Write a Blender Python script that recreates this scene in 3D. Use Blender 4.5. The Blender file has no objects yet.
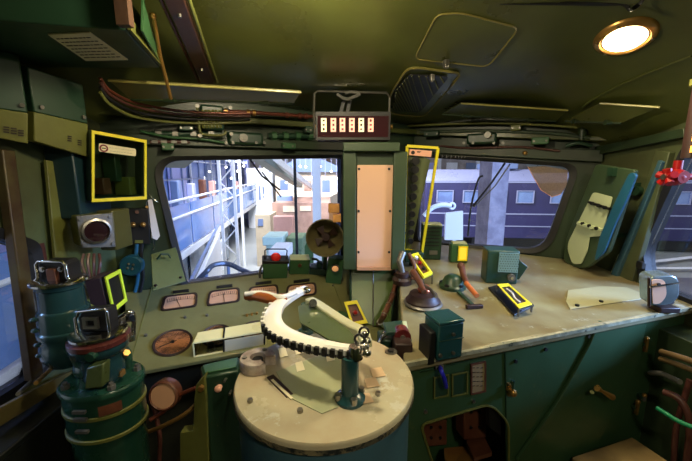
import bpy, bmesh, math, random
from mathutils import Vector as V, Matrix as Mx, Euler
random.seed(7)
C = bpy.context.scene.collection
EYE = 1.6; F = 330.0; PITCH = math.radians(10)
CAM = V((0, 0, EYE))
FW = V((0, math.cos(PITCH), -math.sin(PITCH))); UP = V((0, math.sin(PITCH), math.cos(PITCH))); RT = V((1, 0, 0))
def ray(u, v): return RT*((u-346)/F) + UP*((230.5-v)/F) + FW
def W(u, v, Y):
    d = ray(u, v); return CAM + d*(Y/d.y)
def WX(u, v, X):
    d = ray(u, v); return CAM + d*(X/d.x)
def hz(u, v, z):                      # z relative to the eye
    d = ray(u, v); return CAM + d*(z/d.z)
def hit(u, v, pl):
    p, n = pl; d = ray(u, v); return CAM + d*((p-CAM).dot(n)/d.dot(n))
def plane3(a, b, c):
    n = (b-a).cross(c-a).normalized(); return (a, n)
def dep(p): return (p-CAM).dot(FW)
def mpp(p): return dep(p)/F           # metres per pixel at p
def roundpoly(pts, r, n=6):
    out = []; N = len(pts)
    rs = r if isinstance(r, (list, tuple)) else [r]*N
    for i in range(N):
        p = V(pts[i]); a = V(pts[i-1]); b = V(pts[(i+1) % N]); q = rs[i]
        if q <= 0: out.append(tuple(p)); continue
        da = (a-p); db = (b-p); q1 = min(q, da.length*.49); q2 = min(q, db.length*.49)
        s = p+da.normalized()*q1; e = p+db.normalized()*q2
        for k in range(n+1):
            t = k/n; out.append(tuple(s*(1-t)**2 + p*2*t*(1-t) + e*t*t))
    return out
def catmull(pts, n=6, closed=False):
    pts = [V(p) for p in pts]
    if len(pts) < 3: return pts
    out = []; N = len(pts); R = N if closed else N-1
    for i in range(R):
        if closed: p0, p1, p2, p3 = pts[i-1], pts[i], pts[(i+1) % N], pts[(i+2) % N]
        else: p0, p1, p2, p3 = pts[max(i-1, 0)], pts[i], pts[i+1], pts[min(i+2, N-1)]
        for k in range(n):
            t = k/n
            out.append(.5*((2*p1)+(p2-p0)*t+(2*p0-5*p1+4*p2-p3)*t*t+(3*p1-p0-3*p2+p3)*t**3))
    if not closed: out.append(pts[-1])
    return out
def frame(p, rz=0, rx=0, ry=0): return Mx.Translation(p) @ Euler((rx, ry, rz), 'XYZ').to_matrix().to_4x4()
def axes(p, x, z):                    # frame from an x direction and a normal
    z = z.normalized(); x = (x - z*x.dot(z)).normalized(); y = z.cross(x)
    m = Mx((x, y, z)).transposed().to_4x4(); m.translation = p; return m
class MB:
    def __init__(s, inv=None): s.bm = bmesh.new(); s.inv = inv
    def _add(s, vs, fs):
        if s.inv is not None: vs = [s.inv @ V(v) for v in vs]
        b = [s.bm.verts.new(v) for v in vs]
        for f in fs:
            try: s.bm.faces.new([b[i] for i in f])
            except ValueError: pass
        return s
    def box(s, c, d, rot=None, tx=1, ty=1):
        c = V(c); vs = []
        for z in (-1, 1):
            for y in (-1, 1):
                for x in (-1, 1):
                    k = V((x*d[0]/2*(tx if z > 0 else 1), y*d[1]/2*(ty if z > 0 else 1), z*d[2]/2))
                    if rot is not None: k = rot @ k
                    vs.append(c+k)
        return s._add(vs, [(0, 2, 3, 1), (4, 5, 7, 6), (0, 1, 5, 4), (2, 6, 7, 3), (0, 4, 6, 2), (1, 3, 7, 5)])
    def bar(s, a, b, w, h, up=(0, 0, 1)):
        a = V(a); b = V(b); d = (b-a); L = d.length; y = d.normalized(); u = V(up)
        if abs(y.dot(u)) > .98: u = V((1, 0, 0))
        x = y.cross(u).normalized(); z = x.cross(y)
        return s.box((a+b)/2, (w, L, h), Mx((x, y, z)).transposed())
    def tube(s, pts, r, n=10, closed=False, smooth=0, r2=None, cap=True):
        if smooth: pts = catmull(pts, smooth, closed)
        pts = [V(p) for p in pts]; N = len(pts); vs = []; prev = None
        for i, p in enumerate(pts):
            if closed: t = pts[(i+1) % N]-pts[i-1]
            else: t = pts[min(i+1, N-1)]-pts[max(i-1, 0)]
            t = t.normalized() if t.length > 1e-9 else V((0, 0, 1))
            if prev is None: u = V((0, 0, 1)) if abs(t.z) < .9 else V((1, 0, 0))
            else: u = prev
            x = (u-t*u.dot(t))
            x = x.normalized() if x.length > 1e-6 else t.orthogonal().normalized()
            prev = x; y = t.cross(x)
            if callable(r): rr = r(i/(N-1))
            else: rr = r if r2 is None else r+(r2-r)*i/max(N-1, 1)
            for k in range(n):
                a = 2*math.pi*k/n; vs.append(p+(x*math.cos(a)+y*math.sin(a))*rr)
        fs = []
        for i in range(N if closed else N-1):
            j = (i+1) % N
            for k in range(n):
                k2 = (k+1) % n; fs.append((i*n+k, i*n+k2, j*n+k2, j*n+k))
        if not closed and cap: fs += [tuple(range(n))[::-1], tuple((N-1)*n+k for k in range(n))]
        return s._add(vs, fs)
    def cyl(s, a, b, r, r2=None, n=24):
        return s.tube([a, b], r, n=n, r2=r2)
    def lathe(s, prof, n=32, o=(0, 0, 0), ax=None, a0=0, a1=2*math.pi):
        o = V(o); vs = []; full = abs(a1-a0-2*math.pi) < 1e-6; m = n if full else n+1
        for (r, z) in prof:
            for k in range(m):
                a = a0+(a1-a0)*k/n; p = V((r*math.cos(a), r*math.sin(a), z))
                if ax is not None: p = ax @ p
                vs.append(o+p)
        fs = []
        for i in range(len(prof)-1):
            for k in range(n):
                k2 = (k+1) % m; fs.append((i*m+k, i*m+k2, (i+1)*m+k2, (i+1)*m+k))
        if full:
            if prof[0][0] > 1e-6: fs.append(tuple(range(m))[::-1])
            if prof[-1][0] > 1e-6: fs.append(tuple((len(prof)-1)*m+k for k in range(m)))
        return s._add(vs, fs)
    def sph(s, c, r, sc=(1, 1, 1), n=16, rot=None):
        vs = []; c = V(c); h = n//2
        for i in range(h+1):
            t = math.pi*i/h
            for k in range(n):
                a = 2*math.pi*k/n; p = V((math.sin(t)*math.cos(a)*sc[0], math.sin(t)*math.sin(a)*sc[1], math.cos(t)*sc[2]))*r
                if rot is not None: p = rot @ p
                vs.append(c+p)
        fs = [(i*n+k, (i+1)*n+k, (i+1)*n+(k+1) % n, i*n+(k+1) % n) for i in range(h) for k in range(n)]
        s._add(vs, fs); return s
    def prism(s, pts, vec):           # closed polygon of 3D points, extruded by vec
        pts = [V(p) for p in pts]; vec = V(vec); N = len(pts)
        vs = pts+[p+vec for p in pts]
        fs = [tuple(range(N))[::-1], tuple(range(N, 2*N))]+[(i, (i+1) % N, N+(i+1) % N, N+i) for i in range(N)]
        return s._add(vs, fs)
    def ring(s, outer, inner, vec):   # frame between two loops of equal length
        o = [V(p) for p in outer]; i_ = [V(p) for p in inner]; vec = V(vec); N = len(o)
        vs = o+i_+[p+vec for p in o]+[p+vec for p in i_]; fs = []
        for k in range(N):
            j = (k+1) % N
            fs += [(k, j, N+j, N+k), (2*N+k, 3*N+k, 3*N+j, 2*N+j), (k, 2*N+k, 2*N+j, j), (N+k, N+j, 3*N+j, 3*N+k)]
        return s._add(vs, fs)
    def holed(s, outer, holes, vec):  # polygon with holes, extruded
        vec = V(vec); b2 = bmesh.new(); es = []
        for loop in [outer]+holes:
            vv = [b2.verts.new(V(p)) for p in loop]
            for i in range(len(vv)): es.append(b2.edges.new((vv[i], vv[(i+1) % len(vv)])))
        bmesh.ops.triangle_fill(b2, use_beauty=True, use_dissolve=False, edges=es)
        b2.verts.index_update(); base = [v.co.copy() for v in b2.verts]; n = len(base)
        fs = [tuple(v.index for v in f.verts) for f in b2.faces]
        allf = fs+[tuple(n+i for i in f)[::-1] for f in fs]; off = 0
        for loop in [outer]+holes:
            L = len(loop)
            for i in range(L): allf.append((off+i, off+(i+1) % L, n+off+(i+1) % L, n+off+i))
            off += L
        b2.free()
        return s._add(base+[p+vec for p in base], allf)
    def mesh(s, name):
        bmesh.ops.remove_doubles(s.bm, verts=s.bm.verts, dist=1e-6)
        bmesh.ops.recalc_face_normals(s.bm, faces=s.bm.faces)
        me = bpy.data.meshes.new(name); s.bm.to_mesh(me); s.bm.free()
        me.shade_smooth(); me.set_sharp_from_angle(angle=math.radians(38)); return me
def link(name, mb, mat, parent=None, bevel=0, seg=2):
    o = bpy.data.objects.new(name, mb.mesh(name)); C.objects.link(o); o.data.materials.append(mat)
    if parent is not None: o.parent = parent
    if bevel:
        m = o.modifiers.new('bevel', 'BEVEL'); m.width = bevel; m.segments = seg; m.limit_method = 'ANGLE'; m.angle_limit = math.radians(35)
    return o
class Thing:
    """an Empty at the thing's base; parts in local coordinates"""
    def __init__(s, name, label, cat, M, group=None):
        if not isinstance(M, Mx): M = Mx.Translation(M)
        s.M = M; s.inv = M.inverted(); o = bpy.data.objects.new(name, None); C.objects.link(o); o.matrix_world = M
        o.empty_display_size = .05; o['label'] = label; o['category'] = cat
        if group: o['group'] = group
        s.o = o
    def world(s): return MB(s.inv)     # builder fed with world points
    def add(s, name, mb, mat, parent=None, bevel=0, label=None):
        o = link(name, mb, mat, parent or s.o, bevel)
        if label: o['label'] = label
        return o
def solo(name, mb, mat, label, cat, M, group=None, bevel=0):
    if not isinstance(M, Mx): M = Mx.Translation(M)
    o = link(name, mb, mat, None, bevel); o.matrix_world = M; o['label'] = label; o['category'] = cat
    if group: o['group'] = group
    return o
def inv(p): return Mx.Translation(p).inverted()
def struct(name, mb, mat, bevel=0, parent=None, M=None):
    o = link(name, mb, mat, parent, bevel)
    if parent is None: o['kind'] = 'structure'
    return o
def copy_thing(t, M, label=None, group=None):
    def rec(o, par):
        c = o.copy(); C.objects.link(c); c.parent = par
        for ch in list(o.children): rec(ch, c)
        return c
    r = rec(t, None); r.matrix_world = M
    if label: r['label'] = label
    if group: r['group'] = group
    return r
# ---------- materials
def s2l(c): return tuple(((x/255)/12.92 if x/255 <= .04045 else ((x/255+.055)/1.055)**2.4) for x in c)
_m = {}
def paint(name, col, rough=.45, metal=0, dirt=None, damt=.35, scale=6, wear=None, wamt=0, bump=.15, spec=.5, sub=0, detail=6):
    if name in _m: return _m[name]
    m = bpy.data.materials.new(name); m.use_nodes = True; N = m.node_tree.nodes; L = m.node_tree.links
    b = N['Principled BSDF']; tc = N.new('ShaderNodeTexCoord')
    n1 = N.new('ShaderNodeTexNoise'); n1.inputs['Scale'].default_value = scale; n1.inputs['Detail'].default_value = detail; n1.inputs['Roughness'].default_value = .6
    L.new(tc.outputs['Object'], n1.inputs['Vector'])
    r1 = N.new('ShaderNodeValToRGB'); r1.color_ramp.elements[0].position = .38; r1.color_ramp.elements[1].position = .66
    c = s2l(col); d = s2l(dirt) if dirt else tuple(x*.55 for x in c)
    r1.color_ramp.elements[0].color = (*tuple(c[i]*(1-damt)+d[i]*damt for i in range(3)), 1); r1.color_ramp.elements[1].color = (*c, 1)
    L.new(n1.outputs['Fac'], r1.inputs['Fac']); last = r1.outputs['Color']
    if wear:
        n2 = N.new('ShaderNodeTexNoise'); n2.inputs['Scale'].default_value = scale*3.3; n2.inputs['Detail'].default_value = 8; n2.inputs['Roughness'].default_value = .7
        L.new(tc.outputs['Object'], n2.inputs['Vector'])
        r2 = N.new('ShaderNodeValToRGB'); r2.color_ramp.elements[0].position = .62-wamt*.2; r2.color_ramp.elements[1].position = .66-wamt*.2
        r2.color_ramp.elements[0].color = (0, 0, 0, 1); r2.color_ramp.elements[1].color = (1, 1, 1, 1)
        L.new(n2.outputs['Fac'], r2.inputs['Fac']); mx = N.new('ShaderNodeMixRGB'); mx.inputs['Color2'].default_value = (*s2l(wear), 1)
        L.new(r2.outputs['Color'], mx.inputs['Fac']); L.new(last, mx.inputs['Color1']); last = mx.outputs['Color']
    L.new(last, b.inputs['Base Color'])
    rr = N.new('ShaderNodeMapRange'); rr.inputs['To Min'].default_value = max(rough-.12, .03); rr.inputs['To Max'].default_value = min(rough+.12, 1)
    L.new(n1.outputs['Fac'], rr.inputs['Value']); L.new(rr.outputs['Result'], b.inputs['Roughness'])
    b.inputs['Metallic'].default_value = metal; b.inputs['Specular IOR Level'].default_value = spec
    if bump:
        n3 = N.new('ShaderNodeTexNoise'); n3.inputs['Scale'].default_value = scale*8; n3.inputs['Detail'].default_value = 3
        L.new(tc.outputs['Object'], n3.inputs['Vector'])
        bp = N.new('ShaderNodeBump'); bp.inputs['Strength'].default_value = bump; bp.inputs['Distance'].default_value = .004
        L.new(n3.outputs['Fac'], bp.inputs['Height']); L.new(bp.outputs['Normal'], b.inputs['Normal'])
    _m[name] = m; return m
def emit(name, col, s):
    if name in _m: return _m[name]
    m = bpy.data.materials.new(name); m.use_nodes = True; b = m.node_tree.nodes['Principled BSDF']
    b.inputs['Base Color'].default_value = (*s2l(col), 1); b.inputs['Emission Color'].default_value = (*s2l(col), 1); b.inputs['Emission Strength'].default_value = s
    _m[name] = m; return m
def glass(name, col=(255, 255, 255), rough=0, fac=.12):
    """thin pane: mostly clear, a little mirror"""
    m = bpy.data.materials.new(name); m.use_nodes = True; N = m.node_tree.nodes; L = m.node_tree.links; N.remove(N['Principled BSDF'])
    t = N.new('ShaderNodeBsdfTransparent'); t.inputs['Color'].default_value = (*s2l(col), 1)
    g = N.new('ShaderNodeBsdfGlossy'); g.inputs['Roughness'].default_value = rough+.02
    f = N.new('ShaderNodeFresnel'); f.inputs['IOR'].default_value = 1.35
    mx = N.new('ShaderNodeMixShader'); L.new(f.outputs[0], mx.inputs[0]); L.new(t.outputs[0], mx.inputs[1]); L.new(g.outputs[0], mx.inputs[2])
    L.new(mx.outputs[0], N['Material Output'].inputs['Surface']); return m
# palette
MC = paint('ceiling_paint', (80, 86, 40), .30, scale=2.5, dirt=(50, 48, 22), damt=.5, bump=.05)
MW = paint('wall_paint', (84, 98, 64), .5, scale=4, dirt=(55, 45, 28), damt=.6, bump=.08)
MWD = paint('dark_wall_paint', (46, 64, 42), .42, scale=4, dirt=(30, 24, 15), damt=.5)
MDK = paint('desk_khaki', (146, 144, 112), .34, scale=4, dirt=(106, 88, 54), damt=.75, wear=(160, 162, 144), wamt=.02, bump=.06)
MPN = paint('panel_khaki', (126, 126, 82), .36, scale=5, dirt=(96, 88, 48), damt=.5, bump=.06)
MTOP = paint('worn_top_paint', (178, 172, 146), .25, scale=5, dirt=(156, 132, 104), damt=.7, wear=(190, 188, 172), wamt=.15, bump=.05)
MCG = paint('cabinet_green', (50, 82, 54), .38, scale=3, dirt=(40, 56, 30), damt=.5, wear=(66, 84, 52), wamt=.0, bump=.06)
MTL = paint('teal_paint', (38, 74, 66), .38, scale=8, dirt=(22, 48, 40), damt=.5, bump=.05)
MTB = paint('blue_green_paint', (62, 96, 112), .34, scale=3, dirt=(50, 78, 88), damt=.5, wear=(24, 34, 40), wamt=-.4, bump=.05)
MGD = paint('dark_green_paint', (34, 62, 44), .38, scale=8, wear=(74, 80, 46), wamt=-.25, bump=.05)
MGM = paint('mid_green_paint', (58, 100, 62), .42, scale=8, bump=.05)
MOL = paint('olive_paint', (104, 108, 50), .45, scale=6, dirt=(80, 76, 34), damt=.5)
MBK = paint('black_rubber', (18, 18, 20), .5, scale=10, bump=.05)
MDB = paint('dark_brown', (46, 26, 22), .5, scale=10)
MRD = paint('red_brown_pipe', (108, 56, 40), .35, metal=.3, scale=10)
MCH = paint('chrome', (200, 198, 192), .16, metal=1, scale=12, damt=.2, bump=0)
MST = paint('worn_steel', (150, 146, 138), .32, metal=.9, scale=12, damt=.4, bump=.03)
MWH = paint('polished_white_metal', (250, 248, 240), .14, metal=.1, scale=10, damt=.08, bump=0)
MYL = paint('yellow_tape', (238, 222, 40), .5, scale=20, damt=.1, bump=0)
MCO = paint('peach_plastic', (238, 190, 158), .5, scale=2, damt=.08, bump=0)
MLB = paint('label_cream', (226, 216, 180), .6, scale=20, damt=.1, bump=0)
MLP = paint('label_pink', (240, 178, 150), .6, scale=20, damt=.1, bump=0)
MIK = paint('ink', (40, 28, 24), .6, scale=20, bump=0)
MRED = paint('red_paint', (150, 18, 18), .35, scale=10, damt=.3, bump=0)
MWO = paint('varnished_wood', (170, 96, 50), .3, scale=10, dirt=(110, 54, 24), damt=.6, bump=0)
MPK = paint('dial_face', (208, 160, 128), .5, scale=12, damt=.15, bump=0)
MLG = paint('pale_green_board', (196, 206, 166), .6, scale=5, damt=.12, bump=0)
MBL = paint('blue_paint', (30, 90, 122), .45, scale=5, damt=.4)
MPU = paint('purple_brown_steel', (84, 48, 42), .4, scale=6, damt=.5)
MBR = paint('brass', (196, 150, 84), .3, metal=.8, scale=12, bump=0)
MHO = paint('hose_brown', (104, 66, 50), .4, scale=30, bump=.2)
MPA = paint('paper_white', (222, 220, 226), .7, scale=6, damt=.1, bump=0)
MBLU = paint('bright_blue_plastic', (40, 40, 190), .3, scale=6, damt=.2, bump=0)
MGR = paint('grey_metal', (120, 118, 112), .4, metal=.5, scale=9, damt=.4)
# ================= setting
def zc(X, Y):
    def sm(t): t = max(0, min(1, t)); return t*t*(3-2*t)
    z = .52-.17*sm((Y-.8)/.85)-.05*sm((Y-1.6)/.6)
    if X > .75: z -= .72*(X-.75)**2
    if X < -.5: z -= .55*(X+.5)**2
    return EYE+z
def hitc(u, v, off=0):
    d = ray(u, v); t = .2
    for _ in range(4000):
        p = CAM+d*t
        if p.z > zc(p.x, p.y)-off: return p
        t += .0015
    return p
def cnorm(p):
    e = .02
    return V(((zc(p.x+e, p.y)-zc(p.x-e, p.y))/(2*e), (zc(p.x, p.y+e)-zc(p.x, p.y-e))/(2*e), -1)).normalized()
b = MB(); nx, ny = 40, 44; vs = []
for j in range(ny+1):
    for i in range(nx+1):
        X = -1.2+2.6*i/nx; Y = -1.0+3.5*j/ny; vs.append((X, Y, zc(X, Y)))
n = len(vs); vs += [(x, y, z+.03) for x, y, z in vs]; fs = []
for j in range(ny):
    for i in range(nx):
        a = j*(nx+1)+i; q = (a, a+1, a+nx+2, a+nx+1); fs += [q, tuple(n+k for k in q)[::-1]]
b._add(vs, fs); struct('ceiling', b, MC)
# planes
S_L = hz(183, 284, -.55); S_R = hz(341, 263, -.55)
dl = (S_R-S_L); dl.z = 0; dl.normalize(); nl = V((dl.y, -dl.x, 0))     # towards the driver
PFL = (S_L, nl)
q0 = hz(450, 245, -.46); q1 = hz(595, 262, -.47)
dr = (q1-q0); dr.z = 0; dr.normalize(); nr = V((dr.y, -dr.x, 0))
if nr.y > 0: nr = -nr
if nl.y > 0: nl = -nl
PFR = (q0, nr)
# apex where the two fronts meet
def isect(p, d, q, e):
    k = (q.x-p.x)*e.y-(q.y-p.y)*e.x; den = d.x*e.y-d.y*e.x; return p+d*(k/den)
AP = isect(S_L, dl, q0, dr); AP.z = 0
XR = 1.3; XL = -1.05
CR = q0+dr*((XR-q0.x)/dr.x); CR.z = 0
CL = S_L+dl*((XL-S_L.x)/dl.x); CL.z = 0
def vert(p, z): return V((p.x, p.y, z))
TOPZ = 2.25
# front walls with window openings
win1 = [hit(u, v, PFL) for u, v in roundpoly([(153, 158), (343, 156), (343, 263), (184, 285)], [26, 3, 3, 3])]
b = MB(); b.holed([vert(CL, 0), vert(AP, 0), vert(AP, TOPZ), vert(CL, TOPZ)], [win1], -nl*.05); struct('wall_front_left', b, MWD)
win2 = [hit(u, v, PFR) for u, v in roundpoly([(417, 155), (578, 165), (547, 253), (415, 243)], [6, 16, 22, 6])]
b = MB(); b.holed([vert(AP, 0), vert(CR, 0), vert(CR, TOPZ), vert(AP, TOPZ)], [win2], -nr*.05); struct('wall_front_right', b, MWD)
gl = glass('window_glass')
def window(name, loop, nrm, gw=.03, m=None):
    c = sum(loop, V())/len(loop)
    inner = [p+(c-p).normalized()*gw*1.0 for p in loop]; outer = [p-(c-p).normalized()*.012 for p in loop]
    b = MB(); b.ring([p+nrm*.014 for p in outer], [p+nrm*.006 for p in inner], -nrm*.05)
    f = struct(name, b, MBK)
    b = MB(); b.prism([p-nrm*.02 for p in inner], -nrm*.006); link('pane', b, m or gl, f)
    return f
window('window_1', win1, nl, .02)
window('window_2', win2, nr, .022)
# right wall
PRW = (V((XR, 0, 0)), V((-1, 0, 0)))
w3 = [hit(u, v, PRW) for u, v in roundpoly([(686, 150), (640, 250), (645, 286), (800, 345), (1000, 60)], [6, 12, 10, 10, 10])]
b = MB(); b.holed([V((XR, CR.y, 0)), V((XR, -1, 0)), V((XR, -1, TOPZ)), V((XR, CR.y, TOPZ))], [w3], V((.05, 0, 0))); struct('wall_right', b, MW)
window('window_3', w3, V((-1, 0, 0)), .02)
PLW = (V((XL, 0, 0)), V((1, 0, 0)))
w4 = [hit(u, v, PLW) for u, v in roundpoly([(-200, 160), (34, 245), (58, 362), (-180, 520)], 8)]
b = MB(); b.holed([V((XL, CL.y, 0)), V((XL, -1, 0)), V((XL, -1, TOPZ)), V((XL, CL.y, TOPZ))], [w4], V((-.05, 0, 0))); struct('wall_left', b, MW)
window('window_4', w4, V((1, 0, 0)), .02)
b = MB(); b.box(((XL+XR)/2, -1.03, 1.1), (XR-XL+.1, .05, 2.4)); struct('wall_back', b, MWD)
b = MB(); b.box(((XL+XR)/2, .6, -.03), (XR-XL+.1, 3.3, .06)); struct('floor', b, paint('floor_paint', (74, 66, 46), .6, scale=5))
# trims: header strips above the windows, leaning posts at both sides
def strip(name, pts, vec, mat, bev=.003):
    b = MB(); b.prism(pts, vec); return struct(name, b, mat, bev)
strip('trim_1', [vert(CL, EYE+.12)+nl*.001, vert(AP, EYE+.125)+nl*.001, vert(AP, EYE+.17)+nl*.001, vert(CL, EYE+.165)+nl*.001], nl*.035, MWD)
strip('trim_2', [vert(AP, EYE+.13)+nr*.001, vert(CR, EYE+.05)+nr*.001, vert(CR, EYE+.11)+nr*.001, vert(AP, EYE+.17)+nr*.001], nr*.03, MWD)
# upper rail just below the ceiling
strip('trim_3', [vert(CL, EYE+.235)+nl*.001, vert(AP, EYE+.235)+nl*.001, vert(AP, EYE+.262)+nl*.001, vert(CL, EYE+.262)+nl*.001], nl*.06, MC)
strip('trim_4', [vert(AP, EYE+.235)+nr*.001, vert(CR, EYE+.15)+nr*.001, vert(CR, EYE+.175)+nr*.001, vert(AP, EYE+.262)+nr*.001], nr*.06, MC)
# right jamb post and mouldings
def rw(u, v, off=0): return hit(u, v, (V((XR-off, 0, 0)), V((-1, 0, 0))))
strip('trim_5', [rw(662, 150), rw(676, 152), rw(636, 286), rw(620, 284)], V((-.025, 0, 0)), MW)
strip('trim_6', [rw(668, 160), rw(672, 162), rw(620, 288), rw(615, 283)], V((-.04, 0, 0)), MTB)
strip('trim_7', [rw(585, 150), rw(692, 128), rw(692, 137), rw(587, 158)], V((-.03, 0, 0)), MWD)
# ceiling seams, thin welded mouldings that follow the ceiling
def cseam(name, pix, r=.005):
    b = MB(); b.tube([hitc(u, v, r*.6) for u, v in catmull([V(p) for p in pix], 8)], r, n=6); return struct(name, b, MC)
def catm2(p): return p
cseam('trim_8', [(583, 107), (600, 95), (640, 76), (692, 56)])
# ================= things on and under the ceiling
MGLOW = emit('lamp_glass_lit', (255, 226, 170), 9)
LAMP_P = hitc(625, 36); LAMP_N = cnorm(LAMP_P)
def ceiling_lamp(P, Nn, label):
    t = Thing('ceiling_lamp', label, 'lamp', axes(P, V((1, 0, 0)), Nn), 'round cab ceiling lamps')
    b = MB(); b.lathe([(.084, 0), (.084, .006), (.078, .014), (.066, .018), (.062, .012)], 40); t.add('trim_ring', b, MBR)
    b = MB(); b.lathe([(.062, .008), (.052, .018), (.03, .025), (0, .027)], 40); t.add('lamp_glass', b, MGLOW)
    for k in range(3):
        a = k*2.09+.4; b = MB(); b.cyl((.072*math.cos(a), .072*math.sin(a), .012), (.072*math.cos(a), .072*math.sin(a), .02), .004, n=8); t.add('screw', b, MST)
ceiling_lamp(LAMP_P, LAMP_N, 'lit round ceiling lamp with a steel ring, upper right')
LAMP2_P = V((-.10, .76, zc(-.10, .76)))
FILL_P = V((.35, -.35, zc(.35, -.35)))
# the second lamp hangs above the driver, just out of the picture
ceiling_lamp(LAMP2_P, V((0, 0, -1)), 'lit round ceiling lamp above the driver, beyond the top edge')
ceiling_lamp(FILL_P, V((0, 0, -1)), 'added round fill lamp at the back of the cab behind the driver')  # unseen third lamp, added as fill for the camera-facing fronts
# wires at the lamp
P = hitc(628, 4)
b = MB(inv(P))
for s in (0, 1, 2):
    b.tube([hitc(560-s*30, 2+s), hitc(600, 3+s, .01), hitc(622+s*2, 5, .02), hitc(630, 11-s, .045), hitc(640-s*2, 5, .02), hitc(648+s, -6, .01)], .0022, n=6, smooth=6)
solo('lamp_wire', b, MBK, 'thin black wires looped on the ceiling just above the lamp', 'wire', P)
def ceil_panel(name, pix, label, cat, th, mat, rim=None, rr=.004, r=8, fill=None):
    loop = roundpoly(pix, r)
    pts = [hitc(u, v) for u, v in loop]; c = sum(pts, V())/len(pts); n_ = cnorm(c)
    t = Thing(name, label, cat, c)
    b = t.world(); ps = [p+n_*0.0 for p in pts]; b.prism([p-n_*.004 for p in ps], n_*(th+.004)); t.add('panel', b, mat, bevel=.001)
    if rim:
        b = t.world(); b.tube([p+n_*th for p in pts], rr, n=6, closed=True); t.add('rim', b, rim)
    return t, n_, th
t, n_, th = ceil_panel('ceiling_hatch', [(414, 58), (437, 13), (462, 12), (519, 27), (488, 66)], 'flat hatch cover with rounded corners in the ceiling, above the grille', 'hatch', .004, MC, paint('rim_paint', (110, 102, 50), .4), .003)
b = t.world(); p = hitc(446, 61, .008); b.cyl(p, p+n_*.02, .012, n=12); b.sph(p+n_*.022, .009); t.add('latch', b, MST)
t, n_, th = ceil_panel('ceiling_vent', [(388, 112), (391, 92), (407, 67), (418, 66), (462, 72), (424, 116)], 'ceiling vent with a slanted wire grille inside a raised frame', 'vent', .006, MC, paint('rim_paint', (110, 102, 50)), .005)
g = [hitc(u, v, .008) for u, v in roundpoly([(392, 110), (395, 90), (409, 74), (449, 76), (420, 112)], 4)]
b = t.world(); b.prism(g, n_*.003); gp = t.add('grille_opening', b, MBK)
b = t.world()
for k in range(15):                                             # slats
    a = (k+.7)/15.5; L1 = [V((393, 109)), V((396, 91)), V((409, 76)), V((446, 77))]; L2 = [V((393, 110)), V((408, 111)), V((420, 111)), V((448, 78))]; g_ = a*3; j_ = min(int(g_), 2); p0 = L1[j_].lerp(L1[j_+1], g_-j_); p1 = L2[j_].lerp(L2[j_+1], g_-j_)
    b.tube([hitc(*p0, .013), hitc(*p1, .013)], .0026, n=5)
t.add('grille', b, MOL)
b = t.world(); p = hitc(432, 75, .012); b.cyl(p, p+n_*.018, .011, n=12); b.sph(p+n_*.02, .008); t.add('latch', b, MST)
# sun visors: thin folded plates hanging below the ceiling
def visor(pix, Ys, th, label, mat=MC, n=None):
    pts = [W(u, v, Y) for (u, v), Y in zip(pix, Ys)]; c = sum(pts, V())/len(pts)
    t = Thing('sun_visor', label, 'sun visor', c, 'folded sun visors')
    nn = (pts[1]-pts[0]).cross(pts[2]-pts[1]).normalized()
    if nn.z > 0: nn = -nn
    lo = roundpoly([(0, 0)], 0)
    b = t.world(); b.prism(pts, -nn*th); t.add('plate', b, mat, bevel=.002)
    b = t.world(); b.tube([pts[0]+nn*.002, pts[1]+nn*.002], .004, n=6); t.add('edge_highlight', b, paint('highlight_pale', (176, 168, 96), .3, scale=8))  # pale rod standing in for the highlight along the visor edge
    b = t.world(); b.tube([pts[-1]+V((0, .004, 0)), pts[-2]+V((0, .004, 0))], .006, n=8); t.add('hinge_rod', b, MWD)
    for f in (.22, .8):
        q = pts[-1].lerp(pts[-2], f); b = t.world(); b.cyl(q+V((-.02, 0, 0)), q+V((.02, 0, 0)), .011, n=12); b.bar(q, q+V((0, .05, .03)), .018, .005); t.add('hinge', b, MWD)
    return t
MVIS = paint('visor_paint', (116, 112, 66), .35, scale=4, dirt=(100, 90, 50), damt=.3, bump=.03)
visor([(108, 80), (301, 92), (294, 103), (130, 99)], (1.2, 1.35, 1.46, 1.3), .007, 'long pale olive sun visor folded under the ceiling, above the left windscreen', MVIS)
visor([(461, 103), (568, 110), (556, 121), (443, 114)], (1.68, 1.6, 1.74, 1.86), .006, 'sun visor folded under the ceiling, above the middle of the right windscreen')
visor([(600, 103), (660, 107), (622, 123), (566, 121)], (1.45, 1.3, 1.45, 1.62), .006, 'short bent sun visor beside the right wall below the lamp')
# cable ducts: one running forward, one plate beside it
MDU = paint('duct_brown', (70, 44, 34), .4, scale=5, damt=.5)
b0 = [hitc(u, v, .02) for u, v in ((160, -20), (203, 82))]; b1 = [hitc(u, v, .02) for u, v in ((190, -20), (213, 82))]
for q_ in (b0, b1): q_[0] = q_[0]+(q_[0]-q_[1])*.9; q_[0].z = zc(q_[0].x, q_[0].y)-.03
t = Thing('cable_duct', 'brown conduit duct with rivets running forward along the ceiling', 'cable duct', b0[1])
b = t.world(); b.bar((b0[0]+b1[0])/2+V((0, 0, .004)), (b0[1]+b1[1])/2+V((0, 0, .004)), .052, .024); t.add('duct', b, MDU, bevel=.004)
for f in (.15, .5, .85):
    b = t.world(); p = ((b0[0]+b1[0])/2).lerp((b0[1]+b1[1])/2, f); b.cyl(p-V((0, 0, .008)), p-V((0, 0, .016)), .005, n=10); t.add('rivet', b, MST)
for k, dx in enumerate((-.036, .036)):
    b = t.world(); b.tube([(b0[0]+b1[0])/2+V((dx, 0, 0)), (b0[1]+b1[1])/2+V((dx, 0, 0))], .0055); t.add('conduit', b, (MRD, MOL)[k])
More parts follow.
